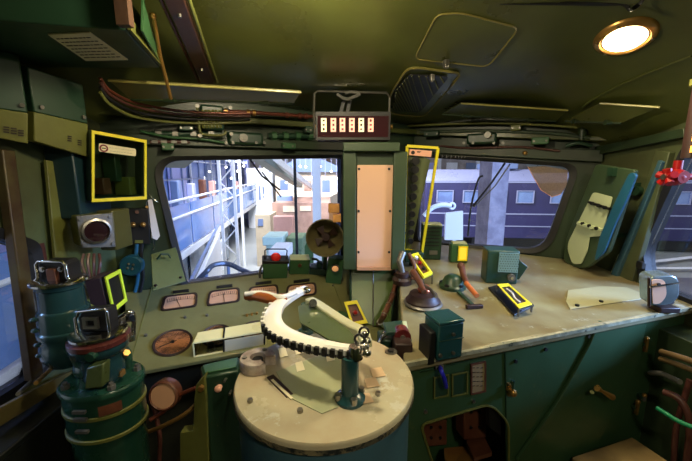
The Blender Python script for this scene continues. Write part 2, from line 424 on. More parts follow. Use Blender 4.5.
# overhead locker box, top left
YB = .85
A = W(-60, 22, .86); Bp = W(124, 26, .98); Cc = W(161, 69, 1.22); D = W(-30, 66, 1.1)
z0 = EYE+.33
def zat(u, v, z): return hz(u, v, z-EYE)
zb = EYE+.335
A = zat(-90, 14, zb); Bp = zat(126, 30, zb); Cc = zat(160, 68, zb); D = zat(-60, 68, zb)
A.x = max(A.x, XL+.01); D.x = max(D.x, XL+.01)
t = Thing('overhead_locker', 'dark green overhead locker with a printed notice plate under it, top left', 'locker', (A+Cc)/2)
b = t.world(); b.prism([A, Bp, Cc, D], (0, 0, .09)); t.add('body', b, MGD, bevel=.004)
b = t.world(); nt = [zat(u, v, zb-.0035) for u, v in ((48, 35), (90, 33), (128, 60), (86, 61))]
b.prism(nt, (0, 0, .003)); npn = t.add('notice_plate', b, MLB)
b = t.world()
for k in range(7):
    f0 = .12+k*.12; l = nt[0].lerp(nt[3], f0); r_ = nt[1].lerp(nt[2], f0); x = 0.08
    while x < .9:
        L = random.uniform(.04, .14); b.bar(l.lerp(r_, x)-V((0, 0, .001)), l.lerp(r_, min(x+L, .93))-V((0, 0, .001)), .0035, .001); x += L+.03
t.add('printed_text', b, MIK, npn)
b = t.world(); e0 = Bp+V((.004, 0, 0)); b.prism([e0, Cc+V((.004, 0, 0)), Cc+V((.004, 0, .03)), Bp+V((.004, 0, .03))], (.008, 0, 0)); t.add('edge_strip', b, MOL)
b = t.world(); b.bar(Bp+V((.012, -.02, .0)), Bp+V((.012, -.02, .10)), .02, .03); t.add('door_post', b, paint('pinkish_primer', (84, 60, 48), .5, scale=9, dirt=(80, 60, 40), damt=.6))
b = t.world(); gp = [Bp+V((.018, .03, .01)), Cc+V((.012, -.02, .006)), Cc+V((.012, -.07, .09)), Bp+V((.018, .05, .11))]; b.prism(gp, (.004, 0, 0)); t.add('side_plate', b, MGM)
# stick hung beside the locker
P = W(170, 98, 1.2)
b = MB(inv(P)); b.tube([W(153, 14, 1.0), W(160, 55, 1.1), W(171, 99, 1.2)], .0055, n=8); b.sph(W(153, 16, 1.0), .009)
solo('pull_rod', b, MBR, 'thin brass rod hanging from the ceiling beside the overhead locker', 'rod', P)
# two fuse boxes high on the left wall
def fuse_box(pix_lip, Yl, Yr, h, label, marks, mat, twin):
    (u0, v0), (u1, v1), (u2, v2), (u3, v3) = pix_lip            # lip: tl tr br bl
    a, b_, c, d = W(u0, v0, Yl), W(u1, v1, Yr), W(u2, v2, Yr), W(u3, v3, Yl)
    t = Thing('fuse_box', label, 'fuse box', d, 'fuse boxes high on the left wall')
    nn = (b_-a).cross(d-a).normalized()
    if nn.y > 0: nn = -nn
    bk = -nn*.09
    b = t.world(); b.prism([a+V((0, 0, h)), b_+V((0, 0, h)), b_, a], bk); t.add('body', b, MGD, bevel=.004)
    b = t.world(); b.prism([a, b_, c, d], bk*.95); t.add('lower_cover', b, mat, bevel=.003)
    for (f, g) in marks:
        p = a.lerp(b_, f).lerp(d.lerp(c, f), g)+nn*.002; x = (b_-a).normalized(); y = (d-a).normalized()
        bb = t.world()
        for s in range(3): bb.prism([p+x*(-.006)+y*(s*.007), p+x*.006+y*(s*.007), p+x*.006+y*(s*.007+.004), p-x*.006+y*(s*.007+.004)], nn*.0006)
        t.add('marking', bb, MIK)
    for f in (.12, .9):
        p = a.lerp(b_, f)+nn*.004+V((0, 0, .02)); bb = t.world(); bb.cyl(p, p+nn*.006, .006, n=10); t.add('screw', bb, MST)
fuse_box([(-22, 106), (28, 113), (28, 144), (-22, 134)], .95, 1.02, .16, 'fuse box cut by the left edge, three dark marks on its pale cover', [(.55, .55), (.7, .55), (.85, .58)], MOL, 0)
fuse_box([(34, 112), (88, 124), (88, 157), (34, 141)], 1.05, 1.2, .13, 'fuse box with two dark marks on its pale lower cover, beside the yellow-framed case', [(.62, .5), (.82, .55)], MOL, 1)
# bundled dark pipes above the left windscreen
def pipe(name, pts, r, mat, label, cat='pipe', group=None, smooth=6):
    P = V(pts[len(pts)//2]); b = MB(inv(P)); b.tube(pts, r, n=10, smooth=smooth); return solo(name, b, mat, label, cat, P, group)
def fl(u, v, off): return hit(u, v, (S_L+nl*off, nl))
def fr(u, v, off): return hit(u, v, (q0+nr*off, nr))
for k, (dv, m_) in enumerate(((0, MRD), (4, MPU), (9, MBK), (14, MOL))):
    pipe('conduit', [W(100, 78+dv, 1.15), W(112, 92+dv, 1.2), W(140, 104+dv, 1.35), fl(190, 112+dv*.8, .10), fl(250, 114+dv*.6, .10)], .0055, m_,
         ('red-brown conduit curving from the overhead locker, uppermost of four', 'purple-brown conduit just below the red-brown one left of the visor hinge', 'black conduit curving above the yellow-framed case', 'olive conduit, lowest of the four that curve below the long visor')[k], 'conduit', 'conduits above the left windscreen')
t = Thing('brake_pipe', 'red-brown pipe with collars running left of the indicator box above the left windscreen', 'pipe', fl(265, 116, .07))
b = t.world(); b.tube([fl(222, 111, .07), fl(265, 113.5, .07), fl(318, 117, .07)], .009, n=12); t.add('pipe', b, MRD)
for u in (226, 248, 254, 287, 300, 306):
    p = fl(u, 111+(u-222)*.062, .07); b = t.world(); b.cyl(p-dl*.007, p+dl*.007, .0145, n=6 if u in (287, 300) else 14); t.add('collar', b, (MBR if u < 255 else MRD))
b = MB(); P = fl(215, 124, .02)
pipe('conduit', [fl(222, 122, .05), fl(270, 123, .05), fl(318, 125, .05)], .008, MOL, 'straight olive conduit running below the red-brown collared pipe', 'conduit', 'conduits above the left windscreen', 2)
# wiper motor and gearbox on the header
t = Thing('wiper_gearbox', 'green bolted bracket and gearbox hung below the long visor', 'gearbox', fl(212, 125, .03))
b = t.world(); p = fl(212, 118, .06); b.box(p, (.1, .05, .11), Mx.Rotation(math.atan2(dl.y, dl.x), 3, 'Z')); t.add('housing', b, MGD, bevel=.01)
for k in range(6):
    p = fl(203+k*3.4, 119, .088); b = t.world(); b.bar(p+V((0, 0, -.04)), p+V((0, 0, .04)), .006, .01); t.add('cooling_fin', b, MOL)
b = t.world(); b.tube([fl(197, 104, .09), fl(199, 126, .09), fl(203, 134, .09), fl(222, 135, .09), fl(226, 131, .09)], .006, smooth=5); t.add('bracket', b, MOL)
for u, v in ((197, 106), (230, 108), (231, 134), (200, 136)):
    p = fl(u, v, .09); b = t.world(); b.cyl(p, p+nl*.012, .009, n=6); t.add('bolt', b, MGR)
t = Thing('wiper_motor', 'green wiper motor with a round cap on the header above the left windscreen', 'motor', fl(245, 139, .01))
R_ = Mx.Rotation(math.atan2(dl.y, dl.x), 3, 'Z')
b = t.world(); b.box(fl(245, 139, .03), (.17, .06, .062), R_); t.add('housing', b, MGD, bevel=.012)
b = t.world(); p = fl(243, 138, .06); b.cyl(p, p+nl*.02, .02, n=20); b.cyl(p+nl*.02, p+nl*.03, .01, n=6); t.add('cap', b, MGR)
for u in (226, 233, 256, 264):
    p = fl(u, 143, .058); b = t.world(); b.cyl(p, p+nl*.012, .008, n=6); t.add('bolt', b, MGR)
for k, (u0, u1, v, r, m_, lab) in enumerate(((150, 222, 134, .012, MGD, 'dark green valve pipe left of the wiper motor'), (268, 318, 136, .014, MGD, 'dark green valve pipe right of the wiper motor'), (150, 190, 142, .008, MPU, 'short brown pipe just above the top left corner of the left windscreen'))):
    t = Thing('valve_pipe', lab, 'pipe', fl((u0+u1)/2, v, .03))
    b = t.world(); b.tube([fl(u0, v, .035), fl(u1, v, .035)], r, n=12); t.add('pipe', b, m_)
    for f in (.12, .35, .6, .85):
        p = fl(u0+(u1-u0)*f, v, .035); b = t.world(); b.cyl(p-dl*.012, p+dl*.012, r*1.6, n=6); t.add('nut', b, MGR if k != 1 else MGM)
# indicator box
def ib(u, v, off=0): return W(u, v, 1.52-off)
p0 = ib(353, 140); k = mpp(p0)
t = Thing('indicator_box', 'dark red indicator box with six lit white and pink tags, above the centre pillar', 'indicator', Mx.Translation(p0))
wd = 74*k; ht = 27*k
b = MB(); b.box((0, .05, ht/2), (wd, .1, ht)); t.add('housing', b, paint('indicator_red_brown', (52, 16, 22), .7, scale=9, spec=.15), bevel=.004)
b = MB(); b.ring([(-wd/2, -.002, 0), (wd/2, -.002, 0), (wd/2, -.002, ht), (-wd/2, -.002, ht)], [(-wd/2+.008, -.002, .012), (wd/2-.008, -.002, .012), (wd/2-.008, -.002, ht-.018), (-wd/2+.008, -.002, ht-.018)], (0, .004, 0)); t.add('front_frame', b, MBK)
for i, x in enumerate((324.5, 334, 343, 352.3, 361.6, 371)):
    cx = (x-353.5)*k; m_ = emit('tag_pale_lit', (255, 236, 196), .7) if i in (0, 4) else emit('tag_pink_lit', (255, 190, 164), .7)
    b = MB(); b.box((cx, -.004, ht*.53), (5.4*k, .005, 13*k)); pl = t.add('tag', b, m_)
    b = MB()
    for s in range(3): b.box((cx+random.uniform(-.0008, .0008), -.0072, ht*.53+(s-1)*4.1*k), (1.7*k*random.uniform(.8, 1.2), .001, (1.6 if s != (i % 3) else 2.4)*k)); b.box((cx, -.0072, ht*.53+(s-1)*4.1*k), (2.4*k, .001, .5*k))
    t.add('marking', b, MIK if i in (0, 4) else MRED, pl)
b = MB(); b.tube([(-wd/2-.006, 0, .01), (-wd/2-.008, 0, ht), (-wd/2-.004, 0, ht+.075), (-wd/2+.012, 0, ht+.086), (wd/2-.02, .0, ht+.078), (wd/2-.004, .01, ht+.06), (wd/2-.004, .02, ht)], .005, n=8); t.add('guard_rail', b, MST)
for s in (-1, 1): b = MB(); b.cyl((s*(wd/2), .03, ht*.5), (s*(wd/2+.014), .03, ht*.5), .01, n=12); t.add('side_knob', b, MBR)
# handle with a fan of spokes behind the box
t = Thing('finger_grip', 'dark finger handle hanging from the ceiling above the indicator box', 'handle', W(347, 98, 1.55))
b = t.world(); b.bar(W(340, 116, 1.57), W(345, 97, 1.57), .03, .02); b.bar(W(347, 116, 1.57), W(350, 97, 1.57), .015, .02); t.add('arm', b, MBK, bevel=.003)
b = t.world(); b.tube([W(337, 94, 1.52), W(346, 99, 1.52), W(360, 94, 1.52), W(352, 92, 1.52), W(345, 93, 1.52)], .007, n=8, smooth=5); t.add('grip', b, MGR)
# right header pieces
t = Thing('valve_cylinder', 'dark green cylinder valve with a nut on the header near the right corner', 'valve', fr(582, 138, .05))
b = t.world(); p = fr(582, 136, .06); b.cyl(p, p+V((0, 0, .055)), .02, n=20); b.cyl(p+V((0, 0, .055)), p+V((0, 0, .07)), .026, n=6); b.cyl(p-V((0, 0, .02)), p, .013, n=14); t.add('body', b, MWD)
b = t.world(); b.tube([fr(566, 146, .05), fr(578, 143, .06), fr(592, 146, .05)], .009, smooth=4); t.add('pipe', b, MGD)
t = Thing('wiper_motor', 'green wiper motor on the header above the right windscreen', 'motor', fr(482, 142, .01))
R2 = Mx.Rotation(math.atan2(dr.y, dr.x), 3, 'Z')
b = t.world(); b.box(fr(482, 139, .04), (.16, .07, .06), R2); t.add('housing', b, MGD, bevel=.012)
b = t.world(); p = fr(488, 135, .075); b.cyl(p, p+nr*.02, .018, n=18); t.add('cap', b, MGR)
for u in (464, 473, 494, 503):
    p = fr(u, 143, .075); b = t.world(); b.cyl(p, p+nr*.01, .008, n=6); t.add('bolt', b, MGR)
pipe('header_pipe', [fr(420, 132, .06), fr(480, 131, .06), fr(545, 133, .06), fr(590, 138, .06)], .01, MWD, 'dark pipe running along the header above the right windscreen', 'pipe')
b = MB(inv(fr(524, 150, .03))); p = fr(525, 153, .035); b.sph(p, .012); b.cyl(p, p-nr*.02, .008); solo('pilot_lamp', b, MBR, 'small orange pilot knob on the dark header above the right windscreen', 'knob', fr(524, 150, .03))
b = MB(inv(fr(449, 157, 0)))
x = 442
for ww, hh in ((3, 3.5), (3.5, 3.5), (3, 3.5), (2, 2), (2, 2), (2, 2), (2, 1.5)):
    # small worn white characters
    a = fr(x, 156.5+(x-442)*.03, .0345); kk = mpp(a); b.bar(a-V((0, 0, hh*kk/2)), a+V((0, 0, hh*kk/2))+dr*.002, .002, .0006); b.bar(a, a+dr*ww*kk*.6, .0015, .0006); x += ww+1.2
solo('stencilled_lettering', b, MPA, 'tiny worn white lettering on the black strip above the right windscreen', 'lettering', fr(449, 157, 0))
# red valve and lantern tube near the right edge
t = Thing('red_cock', 'red painted valve cock with a star handle beside the right window', 'valve', rw(676, 176, .06))
p = rw(676, 177, .07)
b = t.world(); b.cyl(p+V((0, -.03, 0)), p+V((0, .045, .005)), .022, n=20); b.sph(p, .032); b.cyl(p+V((0, 0, .02)), p+V((0, 0, .06)), .014, n=14); t.add('body', b, MRED)
for a in range(5):
    q = p+V((-.03, 0, 0)); an = a*1.257+.3; b = t.world(); b.tube([q, q+V((-.008, math.cos(an)*.034, math.sin(an)*.03))], .012, n=8, r2=.014); t.add('spoke', b, MRED)
b = t.world(); b.cyl(p+V((-.01, 0, 0)), p+V((-.05, 0, 0)), .01, n=12); t.add('stem', b, MST)
b = t.world(); b.tube([p, p+V((.045, 0, .0)), p+V((.064, 0, 0))], .012); t.add('wall_pipe', b, MRED)
t = Thing('gauge_tube', 'upright lamp tube with glowing amber slots beside the right edge of the photo', 'lamp', W(690, 160, 1.08))
b = t.world(); q = W(691, 158, 1.1); b.cyl(q, q+V((0, 0, .22)), .026, n=20); t.add('tube', b, MDB)
b = t.world(); b.lathe([(.028, .22), (.034, .225), (.034, .245), (.02, .25)], 20, q); t.add('cap', b, MOL)
for z in (.015, .05, .085, .12, .15, .18):
    b = t.world(); b.box(q+V((-.018, -.018, z+.012)), (.012, .02, .02), Mx.Rotation(-.8, 3, 'Z')); t.add('lit_slot', b, emit('amber_lit', (255, 170, 70), 2.5))

# more fittings along both headers
for i, (u, v, w_, h_, m_, lab) in enumerate(((168, 147, .05, .03, MGM, 'small green junction box above the left end of the left windscreen'), (186, 128, .06, .028, MGD, 'dark green terminal box between the conduits and the wiper bracket'), (288, 146, .07, .03, MGM, 'small green junction box left below the indicator box'), (308, 130, .04, .035, MGD, 'dark green block touching the left end of the indicator box'))):
    t = Thing('terminal_box', lab, 'box', fl(u, v, .01)); b = t.world(); b.box(fl(u, v, .05), (w_, .05, h_), R_); t.add('body', b, m_, bevel=.004)
    for s_ in (-.35, .35):
        b = t.world(); p_ = fl(u, v, .076)+dl*w_*s_; b.cyl(p_, p_+nl*.005, .005, n=8); t.add('screw', b, MST)
for i, (u, v, w_, h_, m_, lab) in enumerate(((432, 134, .09, .03, MGD, 'dark green terminal box just right of the yellow framed column top'), (540, 141, .08, .035, MGM, 'green terminal box left of the cylinder valve above the right windscreen'), (516, 128, .05, .03, MOL, 'olive terminal box below the middle sun visor'))):
    t = Thing('terminal_box', lab, 'box', fr(u, v, .01)); b = t.world(); b.box(fr(u, v, .07), (w_, .05, h_), R2); t.add('body', b, m_, bevel=.004)
    for s_ in (-.35, .35):
        b = t.world(); p_ = fr(u, v, .096)+dr*w_*s_; b.cyl(p_, p_+nr*.005, .005, n=8); t.add('screw', b, MST)
pipe('conduit', [fr(408, 126, .05), fr(450, 124, .06), fr(500, 123, .06), fr(560, 126, .06), fr(586, 128, .05)], .007, MOL, 'olive conduit high along the header above the right windscreen', 'conduit')
pipe('conduit', [fr(440, 146, .03), fr(470, 148, .045), fr(520, 147, .045), fr(560, 151, .04)], .006, MPU, 'thin brown conduit low along the header above the right windscreen', 'conduit')
pipe('conduit', [fl(140, 131, .05), fl(168, 137, .06), fl(200, 139, .06), fl(225, 143, .05)], .006, MGM, 'thin green conduit bending above the top left of the left windscreen', 'conduit')
# ================= desk, instrument panel, pillar
PDR = plane3(hz(450, 245, -.46), hz(595, 262, -.47), hz(440, 354, -.50))
PIN = plane3(hz(183, 285, -.55), hz(341, 264, -.55), hz(180, 364, -.70))
def dk(u, v): return hit(u, v, PDR)
def ip(u, v): return hit(u, v, PIN)
NDR = PDR[1] if PDR[1].z > 0 else -PDR[1]
NIN = PIN[1] if PIN[1].z > 0 else -PIN[1]
# right desk: continuous worktop
def lineto(p, d, X=None): return p+d*((X-p.x)/d.x)
f0 = dk(404, 362); f1 = dk(655, 313); f2 = lineto(f1, f1-f0, XR-.004)
bk0 = dk(398, 262)
pr = [f0, f1, f2]
cr = q0+dr*((XR-.004-q0.x)/dr.x); cr = V((cr.x, cr.y, 0)); 
def onpl(p, pl): q, n = pl; z = q.z-((p.x-q.x)*n.x+(p.y-q.y)*n.y)/n.z; return V((p.x, p.y, z))
cb = onpl(cr+nr*.012, PDR); ab = onpl(AP+nr*.012+dr*.0, PDR)
loop = [f0, f1, f2, cb, ab, onpl(bk0, PDR)]
t = Thing('desk', 'khaki painted worktop with chipped white front edge under the right windscreen', 'desk', f0)
b = t.world(); b.prism(loop, (0, 0, -.035)); t.add('top', b, MDK, bevel=.006)
b = t.world(); b.bar(f0+V((0, -.004, -.006)), f2+V((0, -.004, -.006)), .010, .012); t.add('edge_trim', b, paint('chipped_edge', (190, 184, 150), .5, scale=14, dirt=(60, 74, 56), damt=.7, wear=(50, 56, 44), wamt=.2))
# bolts and small scratches on top
for u, v in ((577, 307), (601, 303)):
    p = dk(u, v)+NDR*.004; b = t.world(); b.cyl(p, p+NDR*.006, .007, n=10); t.add('bolt', b, MBK)
# front of the right desk: green cabinet with recess
fd = (f2-f0); fd.z = 0; fd.normalize(); fnv = V((fd.y, -fd.x, 0))
FO = f0-fnv*.02; PF = (FO, fnv)
def fp(u, v, off=0): return hit(u, v, (FO+fnv*off, fnv))
t = Thing('desk_cabinet', 'dark green sheet metal cabinet under the right worktop with a rounded recess', 'cabinet', V((f0.x, f0.y, 0)))
TCAB = t
top0 = f0-fnv*.02-V((0, 0, .037)); top1 = f2-fnv*.02-V((0, 0, .037))
rec = [fp(u, v) for u, v in roundpoly([(420, 424), (490, 403), (508, 422), (508, 520), (450, 520)], [8, 10, 8, 4, 4])]
b = t.world(); b.holed([V((top0.x, top0.y, .02)), V((top1.x, top1.y, .02)), top1, top0], [rec], -fnv*.012); t.add('front_panel', b, MCG)
b = t.world(); b.tube([p+fnv*.003 for p in rec], .004, n=6, closed=True); t.add('recess_rim', b, MOL)
b = t.world(); rc = [p-fnv*.19 for p in rec]; b.prism([rc[0]-fd*.03+V((0, 0, .06)), rc[0]+fd*.3+V((0, 0, .06)), rc[0]+fd*.3+V((0, 0, -.5)), rc[0]-fd*.03+V((0, 0, -.5))], -fnv*.01); t.add('recess_back', b, MCG)
MTE = paint('terminal_brown', (104, 64, 46), .45, scale=12, dirt=(70, 30, 20), damt=.6)
for (u0, v0, u1, v1, off) in ((424, 424, 447, 447, -.15), (464, 406, 486, 440, -.10)):
    b = t.world(); b.prism([fp(u0, v0, off), fp(u1, v0-4, off), fp(u1, v1-2, off), fp(u0, v1, off)], -fnv*.05); x = t.add('terminal_block', b, MTE, bevel=.003)
    for a_ in (.3, .7):
        for c_ in (.25, .7):
            p = fp(u0+(u1-u0)*a_, v0+(v1-v0)*c_-3, off+.003); b = t.world(); b.cyl(p, p+fnv*.006, .005, n=8); t.add('stud', b, MBK, x)
b = t.world(); b.prism([fp(444, 448, -.14), fp(468, 446, -.14), fp(474, 462, -.02), fp(446, 470, -.02)], V((0, 0, -.02))); t.add('terminal_shelf', b, paint('ochre_brown', (150, 110, 52), .5, scale=9, dirt=(110, 60, 36), damt=.6))
b = t.world(); b.prism([fp(466, 440, -.12), fp(484, 436, -.12), fp(492, 452, -.02), fp(474, 458, -.02)], V((0, 0, -.015))); t.add('terminal_shelf', b, MTE)
b = t.world(); b.prism([fp(489, 408, -.02), fp(500, 410, -.02), fp(501, 436, -.02), fp(490, 428, -.02)], -fnv*.02); t.add('guide_block', b, MBK)
# three plates above the recess
for i, (uv, m_) in enumerate((((433, 375, 448, 396), MGD), ((451, 372, 467, 394), MGD), ((470, 362, 485, 392), paint('tan_plate', (150, 132, 98), .6, scale=14, dirt=(110, 90, 60))))):
    u0, v0, u1, v1 = uv; q = [(u0, v0+1.5), (u1, v0-1.5), (u1, v1-1), (u0, v1+2)]
    b = t.world(); b.ring([fp(u, v, .001) for u, v in q], [fp(u+(1.2 if u == u0 else -1.2), v+(1.2 if j < 2 else -1.2), .001) for j, (u, v) in enumerate(q)], fnv*.006); fr_ = t.add('plate_frame', b, MOL if i < 2 else MTE)
    b = t.world(); b.prism([fp(u, v, .001) for u, v in q], fnv*.003); pl = t.add('label_plate', b, m_)
    if i == 2:
        b = t.world()
        for r_ in range(5):
            for s_ in range(3): b.bar(fp(472.5+s_*4, 368+r_*4.5, .0045), fp(474.5+s_*4+r_ % 2, 367.5+r_*4.5, .0045), .003, .001)
        t.add('printed_text', b, MIK, pl)
for u, v, m_ in ((425, 411, MST), (473, 401, MST), (509, 340, MST), (588, 336, MST), (597, 327, MST), (515, 361, MBK), (545, 349, MBK)):
    p = fp(u, v); b = t.world(); b.cyl(p, p+fnv*.006, .006, n=10); t.add('screw', b, m_)
p = fp(507, 388); b = t.world(); b.cyl(p, p+fnv*.02, .008); b.sph(p+fnv*.025, .012); b.bar(p+V((0, 0, -.02))+fnv*.006, p+V((0, 0, .02))+fnv*.006, .016, .008); t.add('latch', b, MBR)
b = t.world(); b.tube([fp(u, v, .002) for u, v in ((420, 372), (505, 352), (507, 461))], .0025, n=5); t.add('door_seam', b, MGD)
for a_, c_ in ((.55, 386), (.55, 470)):
    p = fp(512, c_, 0); b = t.world(); b.cyl(p-V((0, 0, .02)), p+V((0, 0, .02)), .007, n=10); t.add('hinge', b, MGD)
# diagonal brace panel with a yellow tee handle further right
pn = [fp(517, 461, .012), fp(560, 400, .012), fp(590, 345, .012), fp(600, 322, .012), fp(648, 315, .012), fp(640, 360, .012), fp(600, 440, .012), fp(570, 475, .012)]
b = t.world(); b.prism(pn, -fnv*.011); t.add('side_door', b, MCG, bevel=.002)
t2 = Thing('tee_handle', 'small brass tee handle sticking out of the green door at lower right', 'handle', fp(597, 391, .015))
b = t2.world(); b.cyl(fp(592, 392, .014), fp(592, 392, .05), .006, n=10); t2.add('stem', b, MOL)
b = t2.world(); b.tube([fp(597, 388, .05), fp(602, 391, .055), fp(612, 397, .05)], lambda f: .011-.006*math.sin(f*math.pi), n=10); t2.add('grip', b, MBR)
# pale worn plate on the desk
P = dk(600, 305)
pts = [(568, 291), (600, 287), (626, 288), (644, 295), (640, 300), (570, 310), (566, 302)]
b = MB(inv(P)); b.prism([dk(u, v)+NDR*.001 for u, v in pts], NDR*.003); solo('cover_plate', b, MLB2 if 'MLB2' in globals() else paint('worn_plate', (160, 160, 126), .5, scale=8, dirt=(150, 140, 100)), 'pale irregular metal plate lying on the right end of the khaki worktop', 'plate', P, bevel=.001)
# ---- instrument panel
fr0 = ip(128, 374); fr1 = ip(240, 353); dfr = (fr1-fr0); fr2 = fr0+dfr*2.6
bkL = ip(140, 292)
wl0 = onpl(V((XL+.02, CL.y-.02, 0)), PIN)
li = lambda p: onpl(p, PIN)
pa = li(S_L+nl*.012-dl*.25); pb = li(V((AP.x, AP.y, 0))+nl*.012)
inner = li(bk0); 
t = Thing('instrument_panel', 'sloping khaki instrument panel with gauges under the left windscreen', 'instrument panel', fr0)
IPT = t
loop = [fr0, ip(240, 353), ip(330, 336), li(f0.lerp(bk0, .25)), inner, pb, pa, li(pa+nl*.12+dl*.02), ip(126, 340)]
b = t.world(); b.prism(loop, -NIN*.02); t.add('panel', b, MPN, bevel=.004)
b = t.world(); b.prism([onpl(f0, PIN)-V((0, 0, .03)), f0-V((0, 0, .038)), bk0-V((0, 0, .038)), inner-V((0, 0, .03))], V((.012, 0, 0))); t.add('side_riser', b, MPN)
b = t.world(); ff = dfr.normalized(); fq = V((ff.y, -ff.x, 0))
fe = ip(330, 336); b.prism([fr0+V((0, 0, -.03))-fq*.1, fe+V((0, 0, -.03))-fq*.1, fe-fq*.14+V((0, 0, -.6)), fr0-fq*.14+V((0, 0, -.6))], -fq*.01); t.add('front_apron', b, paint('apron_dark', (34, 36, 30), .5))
# seams and screws
b = t.world(); b.tube([ip(128, 372)+NIN*.0005, ip(152, 287)+NIN*.0005], .002, n=5); t.add('seam', b, MOL)
b = t.world(); b.tube([ip(330, 276)+NIN*.0005, ip(352, 330)+NIN*.0005], .002, n=5); t.add('seam', b, MOL)
def edge_gauge(uv, label):
    c = ip(*[sum(x)/4 for x in zip(*uv)])
    t = Thing('edgewise_meter', label, 'gauge', c, 'edgewise meters on the instrument panel')
    o = [ip(*p) for p in roundpoly(uv, 4, 4)]; cc = sum(o, V())/len(o)
    i_ = [cc+(p-cc)*.86 for p in o]
    b = t.world(); b.ring([p+NIN*.001 for p in o], [p+NIN*.001 for p in i_], NIN*.006); t.add('bezel', b, MDB)
    b = t.world(); b.prism([p+NIN*.0012 for p in i_], NIN*.002); f = t.add('dial', b, MPK)
    (x0, y0), (x1, y1), (x2, y2), (x3, y3) = uv
    b = t.world()
    for k in range(13):
        g = .1+k*.066; u = x0+(x1-x0)*g; v = y0+(y1-y0)*g+3.5-3*math.sin(g*math.pi)*.6
        L = 3 if k % 3 == 0 else 1.8; b.bar(ip(u, v+.5)+NIN*.0036, ip(u, v+.5+L)+NIN*.0036, .0022 if k % 3 == 0 else .0014, .0008)
    b.tube([ip(x0+(x1-x0)*g, y0+(y1-y0)*g+6.8-2*math.sin(g*math.pi))+NIN*.0036 for g in (.1, .3, .5, .7, .9)], .0008, n=5)
    t.add('scale', b, MIK, f)
    b = t.world(); g = random.uniform(.2, .5); b.bar(ip(x0+(x1-x0)*.5, y3-3)+NIN*.0045, ip(x0+(x1-x0)*g, y0+(y1-y0)*g+4)+NIN*.0045, .0018, .001); t.add('needle', b, MBK, f)
    b = t.world(); mu = (x0+x1)/2; my = (y0+y1)/2-4.5; b.prism([ip(mu-8, my+1)+NIN*.001, ip(mu+8, my-1)+NIN*.001, ip(mu+8, my+1.6)+NIN*.001, ip(mu-8, my+3.4)+NIN*.001], NIN*.003); t.add('name_tag', b, MBK)
edge_gauge([(164, 297), (198, 293), (197, 307), (160, 312)], 'wide edgewise meter with pink scale, first from the left on the instrument panel')
edge_gauge([(209, 292), (240, 288), (240, 302), (206, 307)], 'wide edgewise meter with pink scale, second from the left on the instrument panel')
edge_gauge([(249, 288), (278, 285), (279, 297), (247, 302)], 'wide edgewise meter above the wooden lever grip, third from the left')
edge_gauge([(287, 286), (316, 283), (317, 295), (285, 299)], 'wide edgewise meter behind the bright handle knob, rightmost of the four')
ax_in = axes(V((0, 0, 0)), V((1, 0, 0)), NIN).to_3x3()
def round_gauge(u, v, rpx, label, ang):
    c = ip(u, v); k = mpp(c); r = rpx*k
    t = Thing('round_gauge', label, 'gauge', axes(c+NIN*.001, V((1, 0, 0)), NIN), 'round gauges on the instrument panel')
    b = MB(); b.lathe([(r, 0), (r, .006), (r*.96, .009), (r*.86, .004)], 40); t.add('bezel', b, MDB)
    b = MB(); b.lathe([(r*.87, .001), (r*.87, .004), (0, .004)], 40); f = t.add('dial', b, paint('dial_orange', (216, 146, 100), .4, scale=12, damt=.15, bump=0))
    b = MB()
    for i in range(25):
        a = math.radians(225-i*11.25); L = .1 if i % 4 == 0 else .06; x, y = math.cos(a), math.sin(a)
        b.bar((x*r*.8, y*r*.8, .0045), (x*r*(.8-L), y*r*(.8-L), .0045), .0016 if i % 4 == 0 else .001, .0006)
    t.add('scale', b, MIK, f)
    b = MB(); a = math.radians(ang); b.bar((-math.cos(a)*r*.2, -math.sin(a)*r*.2, .006), (math.cos(a)*r*.72, math.sin(a)*r*.72, .006), .004, .0012); b.cyl((0, 0, .004), (0, 0, .009), .006, n=14); t.add('needle', b, MBK, f)
round_gauge(173, 343, 18, 'orange round gauge at the left front of the instrument panel', 222)
round_gauge(217, 336, 15, 'round gauge mostly hidden behind the left half of the cream casing', 60)
round_gauge(256, 332, 15, 'round gauge mostly hidden behind the right half of the cream casing', 120)
for (u, v) in ((184, 322), (209, 318), (247, 318), (255, 316), (153, 350), (170, 363), (190, 326)):
    pass
for (u, v), m_ in (((185, 318), MGR), ((207, 316), MGR), ((247, 316), MBR), ((252, 315), MBR), ((257, 314), MBR), ((146, 336), MGR), ((333, 286), MGR), ((326, 280), MGR)):
    p = ip(u, v)+NIN*.001; b = IPT.world(); b.cyl(p, p+NIN*.008, .006, n=10); IPT.add('screw', b, m_)
# folded green flap standing at the left end of the sill
t = Thing('hinged_flap', 'olive green sheet metal flap standing at the left corner of the left windscreen', 'flap', ip(168, 291))
pA = [(151, 254, 1.36), (176, 247, 1.45), (186, 281, 1.36), (153, 291, 1.26)]
b = t.world(); pp = [W(*q) for q in pA]; nf = (pp[1]-pp[0]).cross(pp[3]-pp[0]).normalized(); b.prism(pp, nf*.008 if nf.y > 0 else -nf*.008); t.add('plate', b, paint('flap_olive', (84, 96, 56), .45, scale=6, damt=.4), bevel=.002)
b = t.world(); b.tube([W(157, 259, 1.35), W(161, 254, 1.35), W(168, 254, 1.37), W(171, 258, 1.37)], .004, n=8); t.add('handle', b, MGD)
for q in ((156, 285, 1.27), (181, 277, 1.36)):
    p = W(*q); b = t.world(); b.cyl(p, p-V((0, .008, 0)), .005, n=10); t.add('screw', b, MIK)
